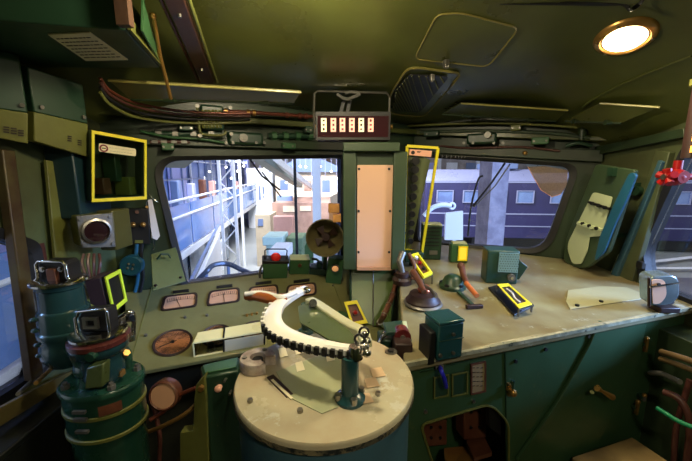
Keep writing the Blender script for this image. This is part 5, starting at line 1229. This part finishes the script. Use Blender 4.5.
# blue curved strip and small pale handle
b = MB(inv(rw(622, 215, .03))); b.prism([rw(u, v, .146) for u, v in roundpoly([(632, 172), (639, 174), (630, 196), (615, 228), (606, 252), (596, 262), (602, 236), (616, 204)], 5)], (-.01, 0, 0)); solo('blue_strip', b, MBL, 'bright blue strip running down beside the pale green board on the right wall', 'strip', rw(622, 215, .03), bevel=.002)
b = MB(inv(rw(617, 266, .03))); b.prism([rw(621, 254, .004), rw(624, 255, .004), rw(616, 277, .004), rw(612, 276, .004)], (-.014, 0, 0)); solo('pull_plate', b, MLG, 'small pale upright pull plate at the foot of the right wall panel', 'plate', rw(617, 266, .03), bevel=.002)
b = MB(inv(rw(625, 283, .03))); b.tube([rw(600, 268, .012), rw(634, 293, .012)], .008, n=8); solo('sill_moulding', b, MPG, 'green moulding where the right wall meets the worktop', 'moulding', rw(625, 283, .03))
b = MB(inv(rw(642, 298, .03))); b.tube([rw(632, 290, .05), rw(650, 299, .09), rw(672, 302, .1)], .009, n=8, smooth=4); solo('rubber_strip', b, MDB, 'dark brown rubber strip lying between the right wall post and the rounded metal box', 'strip', rw(642, 298, .03))
b = MB(inv(rw(641, 265, .02))); b.box(rw(641, 265, .02), (.02, .03, .03)); solo('window_stop', b, MBK, 'small black rubber stop at the left edge of the right side window', 'stop', rw(641, 265, .02), bevel=.003)
b = MB(inv(rw(627, 187, .02))); p_ = rw(640, 191, .0); b.cyl(p_, p_+V((-.02, 0, 0)), .02, n=12); solo('wall_catch', b, MGD, 'small round dark catch high on the right wall below the ceiling seam', 'catch', rw(627, 187, .02))
# lower right: pipes, hose, crate
yr = 1.02
def pr2(name, pts, r, m, label, cat='pipe', group=None): return pipe(name, pts, r, m, label, cat, group)
MTP = paint('tan_pipe', (120, 96, 62), .4, scale=9, dirt=(70, 50, 36))
pr2('pipe', [W(662, 352, 1.05), W(676, 356, .98), W(700, 364, .9)], .010, MTP, 'upper of two parallel tan pipes at the lower right edge')
pr2('pipe', [W(661, 359, 1.05), W(676, 364, .98), W(700, 373, .9)], .009, MTP, 'lower of two parallel tan pipes at the lower right edge')
pr2('pipe', [W(650, 373, 1.1), W(662, 374, 1.05), W(680, 382, .98)], .009, MGR, 'short grey bent pipe below the two parallel tan pipes')
pr2('hose', [W(657, 408, .96), W(668, 415, .93), W(680, 422, .9), W(700, 430, .86)], .007, paint('bright_green_hose', (20, 130, 86), .3, scale=9), 'bright green hose at the lower right edge', 'hose')
pr2('pipe', [W(664, 392, 1.02), W(680, 400, .98), W(690, 425, .95), W(686, 470, .95)], .011, MPU, 'brown pipe curving down behind the green hose')
pr2('pipe', [W(690, 380, 1.0), W(684, 400, 1.0), W(676, 430, 1.0), W(674, 470, 1.0)], .009, MPU, 'rusty upright pipe at the lower right edge')
for k_, (u, v, h__) in enumerate(((646, 345, 14), (637, 408, 14), (644, 398, 6))):
    t = Thing('pipe_clip', ('small brass upright clip below the rounded metal box', 'brass upright clip above the floor crate', 'tiny dark clip right of the small tee handle')[k_], 'clip', W(u, v, 1.1), None)
    p_ = W(u, v, 1.1); kk = mpp(p_); b = t.world(); b.bar(p_-V((0, 0, h__*kk/2)), p_+V((0, 0, h__*kk/2)), .010, .008); t.add('rod', b, MBR if k_ < 2 else MGR)
    b = t.world(); b.sph(p_+V((0, 0, h__*kk/2)), .008); t.add('head', b, MBR)
    b = t.world(); b.box(p_+V((0, .02, 0)), (.02, .04, .012)); t.add('mount', b, MGD)
# dark side bulkhead behind the pipes
b = MB(inv(V((1.2, 1.2, 0)))); b.prism([V((1.14, 1.26, .01)), V((1.29, 1.26, .01)), V((1.29, .9, .01)), V((1.2, .9, .01))], (0, 0, 1.02)); solo('side_bulkhead', b, MWD, 'dark bulkhead behind the pipes at lower right', 'bulkhead', V((1.2, 1.2, 0)), bevel=.003)
q_ = [hz(572, 457, -.98), hz(632, 437, -.98), hz(668, 461, -.98), hz(600, 500, -.98)]
t = Thing('floor_crate', 'tan wooden topped step box at the bottom right corner', 'box', V((q_[0].x, q_[0].y, 0)))
b = t.world(); b.prism(q_, (0, 0, -.02)); t.add('top', b, paint('tan_top', (150, 126, 80), .6, scale=7, dirt=(90, 70, 40), damt=.6), bevel=.003)
b = t.world(); c_ = sum(q_, V())/4; b.prism([c_+(p_-c_)*.95-V((0, 0, .021)) for p_ in q_], (0, 0, -.58)); t.add('body', b, MOL, bevel=.003)

b = MB(inv(V((-.98, .7, 0)))); b.box((-.955, .62, .43), (.12, .95, .86)); b.box((-.955, .62, .872), (.13, .96, .02)); solo('dark_filler', b, paint('near_black_green', (18, 22, 18), .5, scale=5), 'near black added box filling the dark area below the left side window', 'locker', V((-.98, .7, 0)), bevel=.004)  # added dark box that keeps the lower left corner black
# ================= outside: the exhibition hall seen through the windows
GZ = EYE-3.2
def onlyg(u, v, z=-3.2): return hz(u, v, z)
b = MB(); b.box((4, 22, GZ-.1), (90, 60, .2)); fl_ = struct('floor_hall', b, paint('hall_floor', (150, 154, 152), .35, scale=.5, dirt=(110, 118, 122)))
fl_.name = 'ground'
LD = V((-.26, .965, 0)).normalized(); LN = V((.965, .26, 0)).normalized()
MHW = paint('hall_white', (232, 236, 240), .5, scale=1, damt=.08, bump=0)
MHB = paint('hall_blue', (132, 156, 206), .4, scale=.6, dirt=(88, 112, 170), damt=.4, bump=0)
MHL = paint('hall_lilac', (176, 180, 226), .5, scale=.6, damt=.2, bump=0)
MHG = paint('hall_grey_blue', (110, 130, 170), .35, scale=1, damt=.3, bump=0)
MLI = emit('hall_lamp', (255, 250, 235), 5)
MLC = emit('hall_lamp_cold', (214, 228, 255), 2.4)
MWS_ = paint('pink_sand', (206, 160, 150), .6, scale=2)
GD = V((-.137, .99, 0)).normalized(); GN = V((.99, .137, 0)).normalized()
# gallery running away on the left
def G(s, off, z): return LD*s-LN*off+V((0, 0, EYE+z))
def GG(s, off, z): return GD*s-GN*(off-.4)+V((0, 0, EYE+z-.42 if z > -3 else EYE+z))
t = Thing('gallery', 'long two-storey gallery with blue glass fronts at the left of the hall', 'building', GG(4, 3.4, -3.2))
b = t.world(); b.prism([GG(1, 4.2, -3.2), GG(26, 4.2, -3.2), GG(26, 4.2, 2.6), GG(1, 4.2, 2.6)], -GN*.3); t.add('back_wall', b, MHB)
b = t.world(); b.prism([GG(1, 2.9, -1.25), GG(22, 2.9, -1.25), GG(22, 4.2, -1.25), GG(1, 4.2, -1.25)], (0, 0, -.16)); t.add('deck', b, MHW)
b = t.world(); b.prism([GG(1, 3.2, 1.15), GG(22, 3.2, 1.15), GG(22, 4.2, 1.15), GG(1, 4.2, 1.15)], (0, 0, .25)); t.add('upper_deck', b, MHL)
for i in range(11):
    s_ = 2+i*2; b = t.world(); b.prism([GG(s_, 2.92, -1.2), GG(s_+1.9, 2.92, -1.2), GG(s_+1.9, 2.92, -.25), GG(s_, 2.92, -.25)], GN*.02); t.add('balustrade_panel', b, paint('blue_glass_panel', (110, 150, 214), .08, scale=.7, dirt=(84, 112, 172), spec=.8, bump=0))
    b = t.world(); b.bar(GG(s_, 2.95, -1.25), GG(s_, 2.95, -.15), .05, .05); t.add('post', b, MHW)
    b = t.world(); b.prism([GG(s_+.2, 4.15, -.9), GG(s_+1.7, 4.15, -.9), GG(s_+1.7, 4.15, .7), GG(s_+.2, 4.15, .7)], GN*.04); t.add('window_bay', b, (MHG, MHL, MHB)[i % 3])
    b = t.world(); b.prism([GG(s_+.2, 4.15, 1.5), GG(s_+1.7, 4.15, 1.5), GG(s_+1.7, 4.15, 2.4), GG(s_+.2, 4.15, 2.4)], GN*.04); t.add('window_bay', b, (MHB, MHW, MHL)[i % 3])
    b = t.world(); b.prism([GG(s_+.2, 4.15, -3.0), GG(s_+1.7, 4.15, -3.0), GG(s_+1.7, 4.15, -1.6), GG(s_+.2, 4.15, -1.6)], GN*.04); t.add('window_bay', b, (MHL, MHB, MHG)[i % 3])
for z_ in (-.15, -.5):
    b = t.world(); b.tube([GG(1, 2.9, z_), GG(22, 2.9, z_)], .03, n=8); t.add('rail', b, MHW)
for i in range(9):
    b = t.world(); b.box(GG(3+i*2.2, 3.6, .98), (.25, .25, .1)); t.add('downlight', b, MLC)
for i in range(26):
    s_ = 1.3+i*.9; b = t.world(); b.bar(GG(s_, 4.1, -3.1), GG(s_, 4.1, 2.5), .05, .06); t.add('mullion', b, MHG if i % 3 else MHW)
for z_ in (-2.2, -.8, .2, .8, 1.9):
    b = t.world(); b.bar(GG(1, 4.1, z_), GG(24, 4.1, z_), .05, .05); t.add('transom', b, MHG if z_ < .5 else MHW)
for i in range(7):
    s_ = 2.2+i*1.5; b = t.world(); b.prism([GG(s_, 3.1, -3.1), GG(s_+1.3, 3.1, -3.1), GG(s_+1.3, 3.1, -1.5), GG(s_, 3.1, -1.5)], GN*.02); t.add('lower_glass', b, paint('grey_glass_panel', (120, 138, 156), .08, scale=1.4, dirt=(80, 96, 120), spec=.8, bump=0))
for i in range(14):
    # shapes of exhibits standing behind the balustrade
    s_ = 3+i*1.2; hgt = random.uniform(.6, 1.5); b = t.world(); b.prism([GG(s_, 3.7, -1.2), GG(s_+.35, 3.7, -1.2), GG(s_+.3, 3.7, -1.2+hgt), GG(s_+.05, 3.7, -1.2+hgt)], GN*.2); t.add('display_stand', b, (MWS_, MHG, MHL, MTE)[i % 4], bevel=.03)
# steel stair parapet
t = Thing('ramp_parapet', 'white ramp parapet with a grey handrail left of the exhibit', 'wall', G(4, 1.75, -3.2))
b = t.world(); b.prism([G(3.2, 1.25, -3.0), G(9, 1.05, -3.0), G(9, 1.05, -1.55), G(3.2, 1.25, -2.3)], LN*.08); t.add('parapet', b, MHW)
b = t.world(); b.tube([G(3.0, 1.2, -2.05), G(6, 1.12, -1.75), G(9, 1.0, -1.35)], .03, n=8); t.add('handrail', b, MHG)
t = Thing('hand_railing', 'curved grey railing on the hall floor just beyond the windscreen', 'railing', onlyg(230, 282))
pts = [W(196, 282, 3.6), W(206, 272, 3.6), W(214, 265, 3.7), W(228, 264, 3.8), W(242, 270, 3.8), W(252, 274, 3.7)]
b = t.world(); b.tube(catmull(pts, 5), .03, n=8); t.add('rail', b, paint('railing_grey', (70, 80, 100), .3, metal=.4, scale=5))
for p_ in (pts[1], pts[3], pts[5]): b = t.world(); b.cyl(p_, V((p_.x, p_.y, GZ)), .02, n=8); t.add('post', b, MHG)
# lattice tower
def latt(x0, x1, Y, label, u_, vt, vb):
    t = Thing('lattice_mast', label, 'mast', V((W(u_, 200, Y).x, Y, GZ)))
    L_ = W(x0, 200, Y).x; R__ = W(x1, 200, Y).x; zt = W(u_, vt, Y).z
    for x in (L_, R__):
        b = t.world(); b.bar(V((x, Y, GZ)), V((x, Y, zt)), .07, .07); t.add('leg', b, MHW)
    z = GZ; s_ = 0; w_ = R__-L_
    while z < zt-.1:
        b = t.world(); b.bar(V((L_ if s_ else R__, Y, z)), V((R__ if s_ else L_, Y, min(z+w_*1.1, zt))), .03, .03, up=(0, 1, 0)); t.add('brace', b, MHW); z += w_*1.1; s_ = 1-s_
latt(221, 235, 9, 'white lattice mast left of the exhibit yard', 228, 110, 0)
latt(262, 268, 15, 'slim white lattice mast further back in the yard', 265, 178, 0)
def post(u, w_px, Y, vt, mat, label, name='post'):
    p_ = W(u, 200, Y); k_ = mpp(p_); b = MB(Mx.Translation((p_.x, Y, GZ)).inverted()); zt = W(u, vt, Y).z
    b.prism([V((p_.x-w_px*k_/2, Y, GZ)), V((p_.x+w_px*k_/2, Y, GZ)), V((p_.x+w_px*k_/2, Y+w_px*k_, GZ)), V((p_.x-w_px*k_/2, Y+w_px*k_, GZ))], (0, 0, zt-GZ)); return solo(name, b, mat, label, 'post', V((p_.x, Y, GZ)))
post(316.5, 8, 7, 90, MHW, 'broad white column in the hall beside the round funnel', 'hall_column')
post(295.5, 2.6, 6, 100, MBK, 'thin black pole before the brown exhibit building', 'pole')
post(241, 2.2, 11, 100, MHW, 'thin white pole just right of the near lattice mast', 'pole')
post(248, 4, 20, 150, MHL, 'pale lilac pillar far back behind the ramp', 'pillar')
MBB = paint('brown_brick', (172, 140, 124), .7, scale=3, dirt=(120, 90, 80), damt=.6)
# brown exhibit block and beige house
def block(u0, u1, v0, Y, dp, mat, name, label, zb=None, roof=None, wins=()):
    a = W(u0, v0, Y); c_ = W(u1, v0, Y); t = Thing(name, label, 'building', V(((a.x+c_.x)/2, Y, GZ)))
    b = t.world(); b.prism([V((a.x, Y, GZ)), V((c_.x, Y, GZ)), V((c_.x, Y+dp, GZ)), V((a.x, Y+dp, GZ))], (0, 0, a.z-GZ)); t.add('wall', b, mat)
    if roof: b = t.world(); m_ = (a.x+c_.x)/2; b.prism([V((a.x-.3, Y-.3, a.z)), V((c_.x+.3, Y-.3, a.z)), V((m_, Y-.3, a.z+roof))], (0, dp+.5, 0)); t.add('roof', b, MHG)
    for (x0_, y0_, x1_, y1_, m2) in wins:
        b = t.world(); b.prism([W(x0_, y0_, Y-.02), W(x1_, y0_, Y-.02), W(x1_, y1_, Y-.02), W(x0_, y1_, Y-.02)], (0, .03, 0)); t.add('window', b, m2)
    return t
MWS = paint('warm_sand', (226, 206, 178), .6, scale=2, damt=.2)
block(272, 332, 203, 12, 3, MBB, 'exhibit_block', 'brown textured exhibit block in the middle of the yard', wins=[(283, 206, 296, 212, MWS), (300, 206, 311, 211, MWS)])
block(275, 345, 172, 17, 4, MWS, 'sand_building', 'sand coloured building with windows behind the brown block', roof=.9, wins=[(280, 180, 288, 190, MHG), (293, 180, 301, 190, MHW), (322, 180, 330, 192, MHG), (334, 180, 342, 192, MHW), (304, 181, 311, 191, MBB)])
block(246, 272, 168, 19, 3, MHW, 'white_kiosk', 'white kiosk with a pale doorway left of the sand building', wins=[(250, 186, 256, 204, MHL), (259, 186, 264, 200, MHG)])
block(255, 270, 215, 11, 1.5, paint('exhibit_tan', (190, 176, 150), .6, scale=3), 'exhibit_cabin', 'small tan cabin left of the brown block', wins=[(258, 219, 263, 226, MHG)])
t = Thing('signal_platform', 'orange and cream signal cabin right of the white hall column', 'cabin', V((W(335, 210, 7.5).x, 7.5, GZ)))
b = t.world(); b.prism([W(329, 209, 7.5), W(344, 207, 7.5), W(344, 222, 7.5), W(329, 222, 7.5)], (0, .6, 0)); t.add('cabin', b, paint('cabin_orange', (226, 160, 96), .6, scale=4))
b = t.world(); b.prism([W(330, 197, 7.5), W(344, 190, 7.5), W(344, 207, 7.5), W(331, 208, 7.5)], (0, .6, 0)); t.add('upper_panel', b, MWS)
b = t.world(); p_ = W(336, 222, 7.8); b.bar(p_, V((p_.x, p_.y, GZ)), .2, .2); t.add('support', b, MHG)
# roof trusses
for i, (u0_, v0_, u1_, v1_, Y0, Y1) in enumerate(((250, 150, 300, 186, 6, 16), (262, 150, 318, 192, 7, 17))):
    P = W(u0_, v0_, Y0); b = MB(inv(P)); b.bar(W(u0_, v0_, Y0), W(u1_, v1_, Y1), .12 if i else .25, .18); solo('roof_beam', b, paint('beam_green_grey', (108, 122, 112), .5, scale=2) if i == 0 else MHW, ('dark grey-green slanted roof beam in the hall', 'white slanted roof beam beside the dark one')[i], 'beam', P)
for i, (x0_, x1_, z_, Yh) in enumerate(((-9, 9, 3.9, 14), (-12, 12, 4.3, 19), (-16, 16, 5.0, 26))):
    P = V((0, Yh, EYE+z_)); b = MB(inv(P)); b.bar(V((x0_, Yh, EYE+z_)), V((x1_, Yh, EYE+z_)), .3, .35); solo('cross_beam', b, MHL, ('lilac cross beam under the hall roof, nearest of three', 'lilac cross beam under the hall roof, middle of three', 'lilac cross beam under the hall roof, farthest of three')[i], 'beam', P)
random.seed(11); n0 = 0
lt = None
for i in range(26):
    u_ = 198+i*5.6+random.uniform(-1.5, 1.5); v_ = random.choice((167, 171, 174, 178, 182))+random.uniform(-1, 1); Y_ = 13.2
    if lt is None:
        P = W(u_, v_, Y_); b = MB(); b.sph((0, 0, 0), .045, n=10); lt = solo('hall_lamp', b, MLI,  'small round bright lamp hanging in the hall, one of a scattered row', 'lamp', P, 'round lamps under the hall roof'); b = MB(); b.cyl((0, 0, .04), (0, 0, 3.9), .006, n=5); link('hanger', b, MHL, lt)
    else:
        c_ = copy_thing(lt, Mx.Translation(W(u_, v_, Y_)))
# mint table boxes near the nose of the loco
for i, (u0_, u1_, v0_, v1_, Y_, m_, lb) in enumerate(((262, 283, 237, 246, 6, paint('mint_box', (196, 226, 216), .5, scale=3), 'pale mint equipment box on the hall floor below the brown block'), (286, 303, 238, 250, 6.2, paint('moss', (120, 140, 104), .8, scale=9, dirt=(80, 100, 70)), 'mossy green equipment box right of the mint box'), (268, 287, 250, 262, 5, MHW, 'white low box nearest the windscreen'))):
    a = W(u0_, v0_, Y_); c_ = W(u1_, v1_, Y_); P = V(((a.x+c_.x)/2, Y_, GZ)); b = MB(inv(P)); b.prism([V((a.x, Y_, c_.z)), V((c_.x, Y_, c_.z)), V((c_.x, Y_+.6, c_.z)), V((a.x, Y_+.6, c_.z))], (0, 0, a.z-c_.z)); b.box(((a.x+c_.x)/2, Y_+.3, (GZ+c_.z)/2), ((c_.x-a.x)*.8, .4, c_.z-GZ)); solo('equipment_box', b, m_, lb, 'box', P, bevel=.02)
# ---- blue train standing right
TD = V((1, -.10, 0)).normalized(); TN = V((.10, 1, 0)).normalized()
def TR(s, z, off=11): return TD*s+TN*(off+3)+V((0, 0, EYE+z))
MTR = paint('train_purple_blue', (56, 54, 98), .25, scale=.8, dirt=(38, 36, 70), damt=.5, bump=0)
MTRG = paint('train_grey', (150, 156, 190), .3, scale=1, damt=.2, bump=0)
t = Thing('passenger_car', 'dark blue-purple passenger car standing across the platform on the right', 'train', TR(5, -3.2))
b = t.world(); b.prism([TR(1.9, -2.7), TR(30, -2.7), TR(30, -.35), TR(1.9, -.35)], TN*2.6); t.add('body', b, MTR, bevel=.05)
b = t.world(); b.prism([TR(1.9, -.35, 11.05), TR(30, -.35, 11.05), TR(30, .12, 11.7), TR(1.9, .12, 11.7)], TN*1.2); t.add('roof', b, MTRG)
b = t.world(); b.prism([TR(4, -3.15, 11.4), TR(29.5, -3.15, 11.4), TR(29.5, -2.7, 11.4), TR(4, -2.7, 11.4)], TN*1.6); t.add('underframe', b, MBK)
for z_, h__, m_ in ((-.42, .06, MTRG), (-1.7, .05, MTRG), (-2.2, .04, MTRG)):
    b = t.world(); b.prism([TR(1.9, z_, 10.98), TR(30, z_, 10.98), TR(30, z_+h__, 10.98), TR(1.9, z_+h__, 10.98)], TN*.03); t.add('stripe', b, m_)
MTW = paint('train_window', (120, 150, 200), .06, scale=1, dirt=(70, 84, 140), damt=.7, spec=.9, bump=0)
for i in range(26):
    s_ = 2.4+i*1.05+(i//4)*.25; b = t.world(); o_ = [TR(s_, -1.2, 10.98), TR(s_+.6, -1.2, 10.98), TR(s_+.6, -.75, 10.98), TR(s_, -.75, 10.98)]
    b.prism(o_, TN*.03); w_ = t.add('window', b, MTW)
    b = t.world(); cc = sum(o_, V())/4; b.ring([p_+(p_-cc).normalized()*.05 for p_ in o_], o_, TN*-.04); t.add('window_frame', b, MTRG, w_)
for i in range(8):
    b = t.world(); s_ = 5+i*3.1; b.box(TR(s_, .25, 12), (1.4, 1.0, .24), Mx.Rotation(math.atan2(TD.y, TD.x), 3, 'Z')); t.add('roof_box', b, MHG, bevel=.04)
P = V((10, 8, GZ)); b = MB(inv(P)); b.box((14.2, 6.4, GZ+.06), (23, 6, .12)); solo('platform', b, paint('platform_grey', (96, 96, 108), .5, scale=1, dirt=(66, 64, 74)), 'grey platform between the cab and the purple-blue passenger car', 'platform', P)
def gl_line(u0_, v0_, u1_, v1_, w_, label, zz_=-3.2+.125):
    pass; a = hz(u0_, v0_, zz_); c_ = hz(u1_, v1_, zz_); P = (a+c_)/2; b = MB(inv(P)); b.bar(a, c_, w_, .006); solo('platform_line', b, MHW, label, 'line', P)
gl_line(648, 262, 720, 254, .22, 'white painted line crossing the platform outside the right side window')
gl_line(652, 268, 720, 268, .18, 'white painted line nearest the cab outside the right side window')
gl_line(560, 249, 720, 246, .16, 'far white painted line along the foot of the passenger car', -3.19)
# stone column, board, curved pipe outside
p_ = W(499, 200, 4.2); k_ = mpp(p_); b = MB(Mx.Translation((p_.x, 4.2, GZ)).inverted()); b.prism([V((p_.x-9*k_, 4.2, GZ)), V((p_.x+8*k_, 4.2, GZ)), V((p_.x+8*k_, 4.6, GZ)), V((p_.x-9*k_, 4.6, GZ))], (0, 0, 5.2)); solo('stone_column', b, paint('stone', (150, 144, 156), .8, scale=5, dirt=(104, 96, 112), damt=.8, bump=.5), 'rough pale stone column outside the right windscreen', 'column', V((p_.x, 4.2, GZ)))
P = W(455, 240, 5.5); b = MB(inv(P)); b.prism([W(446, 213, 5.5), W(463, 211, 5.5), W(463, 240, 5.5), W(445, 240, 5.5)], (0, .06, 0)); b.bar(W(454, 240, 5.53), V((P.x, 5.53, EYE-2.3)), .06, .05); solo('notice_board', b, MHW, 'white notice board on the platform left of the wiper', 'board', P)
P = W(440, 210, 3.4); b = MB(inv(P)); b.tube([W(424, 216, 3.4), W(432, 208, 3.4), W(442, 205, 3.4), W(451, 206, 3.4)], .025, smooth=5); b.tube([W(452, 206, 3.4)+V((.03*math.cos(a*.5236), 0, .03*math.sin(a*.5236))) for a in range(12)], .012, closed=True, n=6); solo('hook_rail', b, MHW, 'white curved rail ending in a ring outside the right windscreen', 'rail', P)
# wipers
t = Thing('windscreen_wiper', 'black wiper arm with double rod slanting across the right windscreen', 'wiper', fr(472, 215, -.07))
b = t.world(); b.tube([fr(505, 163, -.07), fr(492, 182, -.075), fr(473, 206, -.075)], .006, n=6); t.add('arm', b, MBK)
b = t.world(); b.tube([fr(510, 164, -.07), fr(495, 186, -.07), fr(474, 207, -.07)], .004, n=6); t.add('arm', b, MGR)
b = t.world(); b.tube(catmull([fr(483, 176, -.09), fr(478, 180, -.085), fr(471, 207, -.08), fr(468, 236, -.08)], 4), .006, n=6); t.add('blade', b, MBK)
t = Thing('windscreen_wiper', 'wiper arm low against the left edge of the left windscreen glass', 'wiper', fl(230, 160, -.07))
b = t.world(); b.tube([fl(249, 158, -.07), fl(262, 176, -.075), fl(280, 190, -.075)], .005, n=6); t.add('arm', b, MBK)
t.o['label'] = 'thin black wiper arm at the top edge of the left windscreen'
b = t.world(); b.tube([fl(262, 172, -.08), fl(281, 197, -.08)], .004, n=6); t.add('blade', b, MBK)
# brown translucent film on the upper right of the right windscreen
mf = bpy.data.materials.new('film'); mf.use_nodes = True; N_ = mf.node_tree.nodes; L_ = mf.node_tree.links; bs = N_['Principled BSDF']; bs.inputs['Base Color'].default_value = (*s2l((150, 128, 112)), 1); bs.inputs['Roughness'].default_value = .6
tr_ = N_.new('ShaderNodeBsdfTransparent'); mx_ = N_.new('ShaderNodeMixShader'); nt2 = N_.new('ShaderNodeTexNoise'); nt2.inputs['Scale'].default_value = 30; mr = N_.new('ShaderNodeMapRange'); mr.inputs['To Min'].default_value = .45; mr.inputs['To Max'].default_value = .9
L_.new(nt2.outputs[0], mr.inputs[0]); L_.new(mr.outputs[0], mx_.inputs[0]); L_.new(tr_.outputs[0], mx_.inputs[1]); L_.new(bs.outputs[0], mx_.inputs[2]); L_.new(mx_.outputs[0], N_['Material Output'].inputs[0])
P = fr(550, 180, .0); b = MB(inv(P)); b.prism([fr(u, v, -.008) for u, v in [(528, 167), (545, 166), (568, 170), (567, 185), (561, 194), (552, 197), (541, 190), (534, 178)]], -nr*.002); solo('window_film', b, mf, 'brownish fan-shaped film on the upper right corner of the right windscreen', 'film', P)
P = fr(550, 190, 0); b = MB(inv(P)); b.tube([fr(u, v, -.0065) for u, v in [(528, 167), (534, 178), (541, 190), (552, 197), (561, 194)]], .0018, n=5); solo('film_edge', b, MLP, 'thin pale edge line of the brownish film on the right windscreen', 'edge', P)

# far end of the hall
MFAR = paint('far_wall', (176, 168, 160), .6, scale=1.2, dirt=(120, 112, 112), damt=.8)
t = Thing('hall_end_wall', 'long warm grey far wall of the hall with bands of pale windows', 'wall', V((4, 32, GZ)))
b = t.world(); b.box((6, 32, GZ+4.2), (70, .4, 8.4)); t.add('wall', b, MFAR)
for i in range(22):
    b = t.world(); x = -16+i*2.0; b.box((x, 31.75, EYE+random.choice((.6, 1.4))), (random.uniform(.8, 1.5), .1, random.uniform(.5, 1.0))); t.add('window', b, (MHL, MHW, MHG, MBB)[i % 4])
for i in range(14):
    b = t.world(); x = -20+i*3.6; b.box((x, 31.7, GZ+4.2), (.3, .2, 8.4)); t.add('pilaster', b, MHW)
b = MB(inv(V((4, 24, EYE+5)))); b.prism([V((-30, 12, EYE+4.6)), V((34, 12, EYE+4.6)), V((34, 34, EYE+5.4)), V((-30, 34, EYE+5.4))], (0, 0, .2)); solo('hall_roof', b, MHL, 'lilac roof over the far half of the hall', 'roof', V((4, 24, EYE+5)))
# clutter of the yard between the exhibits
t = Thing('railway_track', 'railway track with sleepers running away from the nose of the locomotive', 'track', V((-.6, 6, GZ)))
for off in (-.2, .9):
    b = t.world(); b.bar(G(3, off, -3.1), G(9.4, off, -3.1), .08, .12); t.add('rail', b, MST)
for i in range(8):
    b = t.world(); b.bar(G(3+i*.8, -.4, -3.17), G(3+i*.8, 1.3, -3.17), .22, .06); t.add('sleeper', b, MBB)
t = Thing('yard_fence', 'low pale fence with thin posts in front of the exhibit block', 'fence', G(9, .9, -3.2))
for i in range(12):
    b = t.world(); b.bar(G(5+i*.7, 1.2, -3.2), G(5+i*.7, 1.2, -2.2), .04, .04); t.add('post', b, MHW)
for z_ in (-2.2, -2.6):
    b = t.world(); b.tube([G(5, 1.2, z_), G(12.7, 1.2, z_)], .025, n=6); t.add('rail', b, MHW)
for i, (x, y, hgt, m_, lab) in enumerate(((-1.9, 10, 1.9, MWS_, 'pinkish exhibit board beside the lattice mast'), (-.9, 9, 1.3, MGM, 'green exhibit pedestal below the sand building'), (-2.4, 13, 2.3, MHG, 'blue-grey exhibit panel behind the ramp parapet'), (-.2, 8.5, .9, MTE, 'rust brown crate in front of the brown exhibit block'), (.15, 10.5, 1.6, MOL, 'olive signal box beside the thin black pole'))):
    t = Thing('exhibit_stand', lab, 'exhibit', V((x, y, GZ)), None); b = MB(); b.box((0, 0, hgt*.4), (.1, .1, hgt*.8)); t.add('leg', b, MHG); b = MB(); b.box((0, 0, hgt*.75), (.6, .25, hgt*.5)); t.add('board', b, m_, bevel=.03)
cam = bpy.data.cameras.new('camera'); co = bpy.data.objects.new('camera', cam); C.objects.link(co)
co.location = CAM; co.rotation_euler = (math.radians(80), 0, 0); cam.sensor_width = 36; cam.lens = 36*F/692; cam.clip_start = .02; cam.clip_end = 300
bpy.context.scene.camera = co
sc = bpy.context.scene
sc.view_settings.view_transform = 'Standard'; sc.view_settings.look = 'None'; sc.view_settings.gamma = 1; sc.view_settings.exposure = 0
w = bpy.data.worlds.new('hall'); sc.world = w; w.use_nodes = True
w.node_tree.nodes['Background'].inputs[0].default_value = (.78, .84, 1, 1); w.node_tree.nodes['Background'].inputs[1].default_value = 1.12
def area(name, loc, d, size, power, col, shape='DISK'):
    l = bpy.data.lights.new(name, 'AREA'); l.shape = shape; l.size = size; l.energy = power; l.color = col
    o = bpy.data.objects.new(name, l); C.objects.link(o); o.location = loc; o.rotation_euler = V(d).to_track_quat('-Z', 'Y').to_euler(); return o
def point(name, loc, r, power, col):
    l = bpy.data.lights.new(name, 'POINT'); l.shadow_soft_size = r; l.energy = power; l.color = col
    o = bpy.data.objects.new(name, l); C.objects.link(o); o.location = loc; return o
area('fill_light_back', FILL_P+V((0, 0, -.045)), (0, 0, -1), .16, 9, (1, .88, .62))  # added fill from behind, mainly for the desk cabinet front
area('ceiling_lamp_light', LAMP_P+LAMP_N*.035, LAMP_N, .14, 9, (1, .84, .52))
point('ceiling_lamp_light_rear', LAMP2_P+V((0, 0, -.105)), .04, 22, (1, .86, .58))
area('hall_lamp_left', (-4.5, 1.0, 3.2), V((-.9, .9, 1.1))-V((-4.5, 1.0, 3.2)), 1.6, 600, (.25, .5, 1))
area('hall_lamp_right', (5.0, .2, 2.6), V((0, .7, .6))-V((5.0, .2, 2.6)), 1.4, 800, (.3, .5, 1))
area('hall_lamp_front', (-2, 9, 7), V((0, 1, -.5)), 4, 3600, (.95, .95, 1))
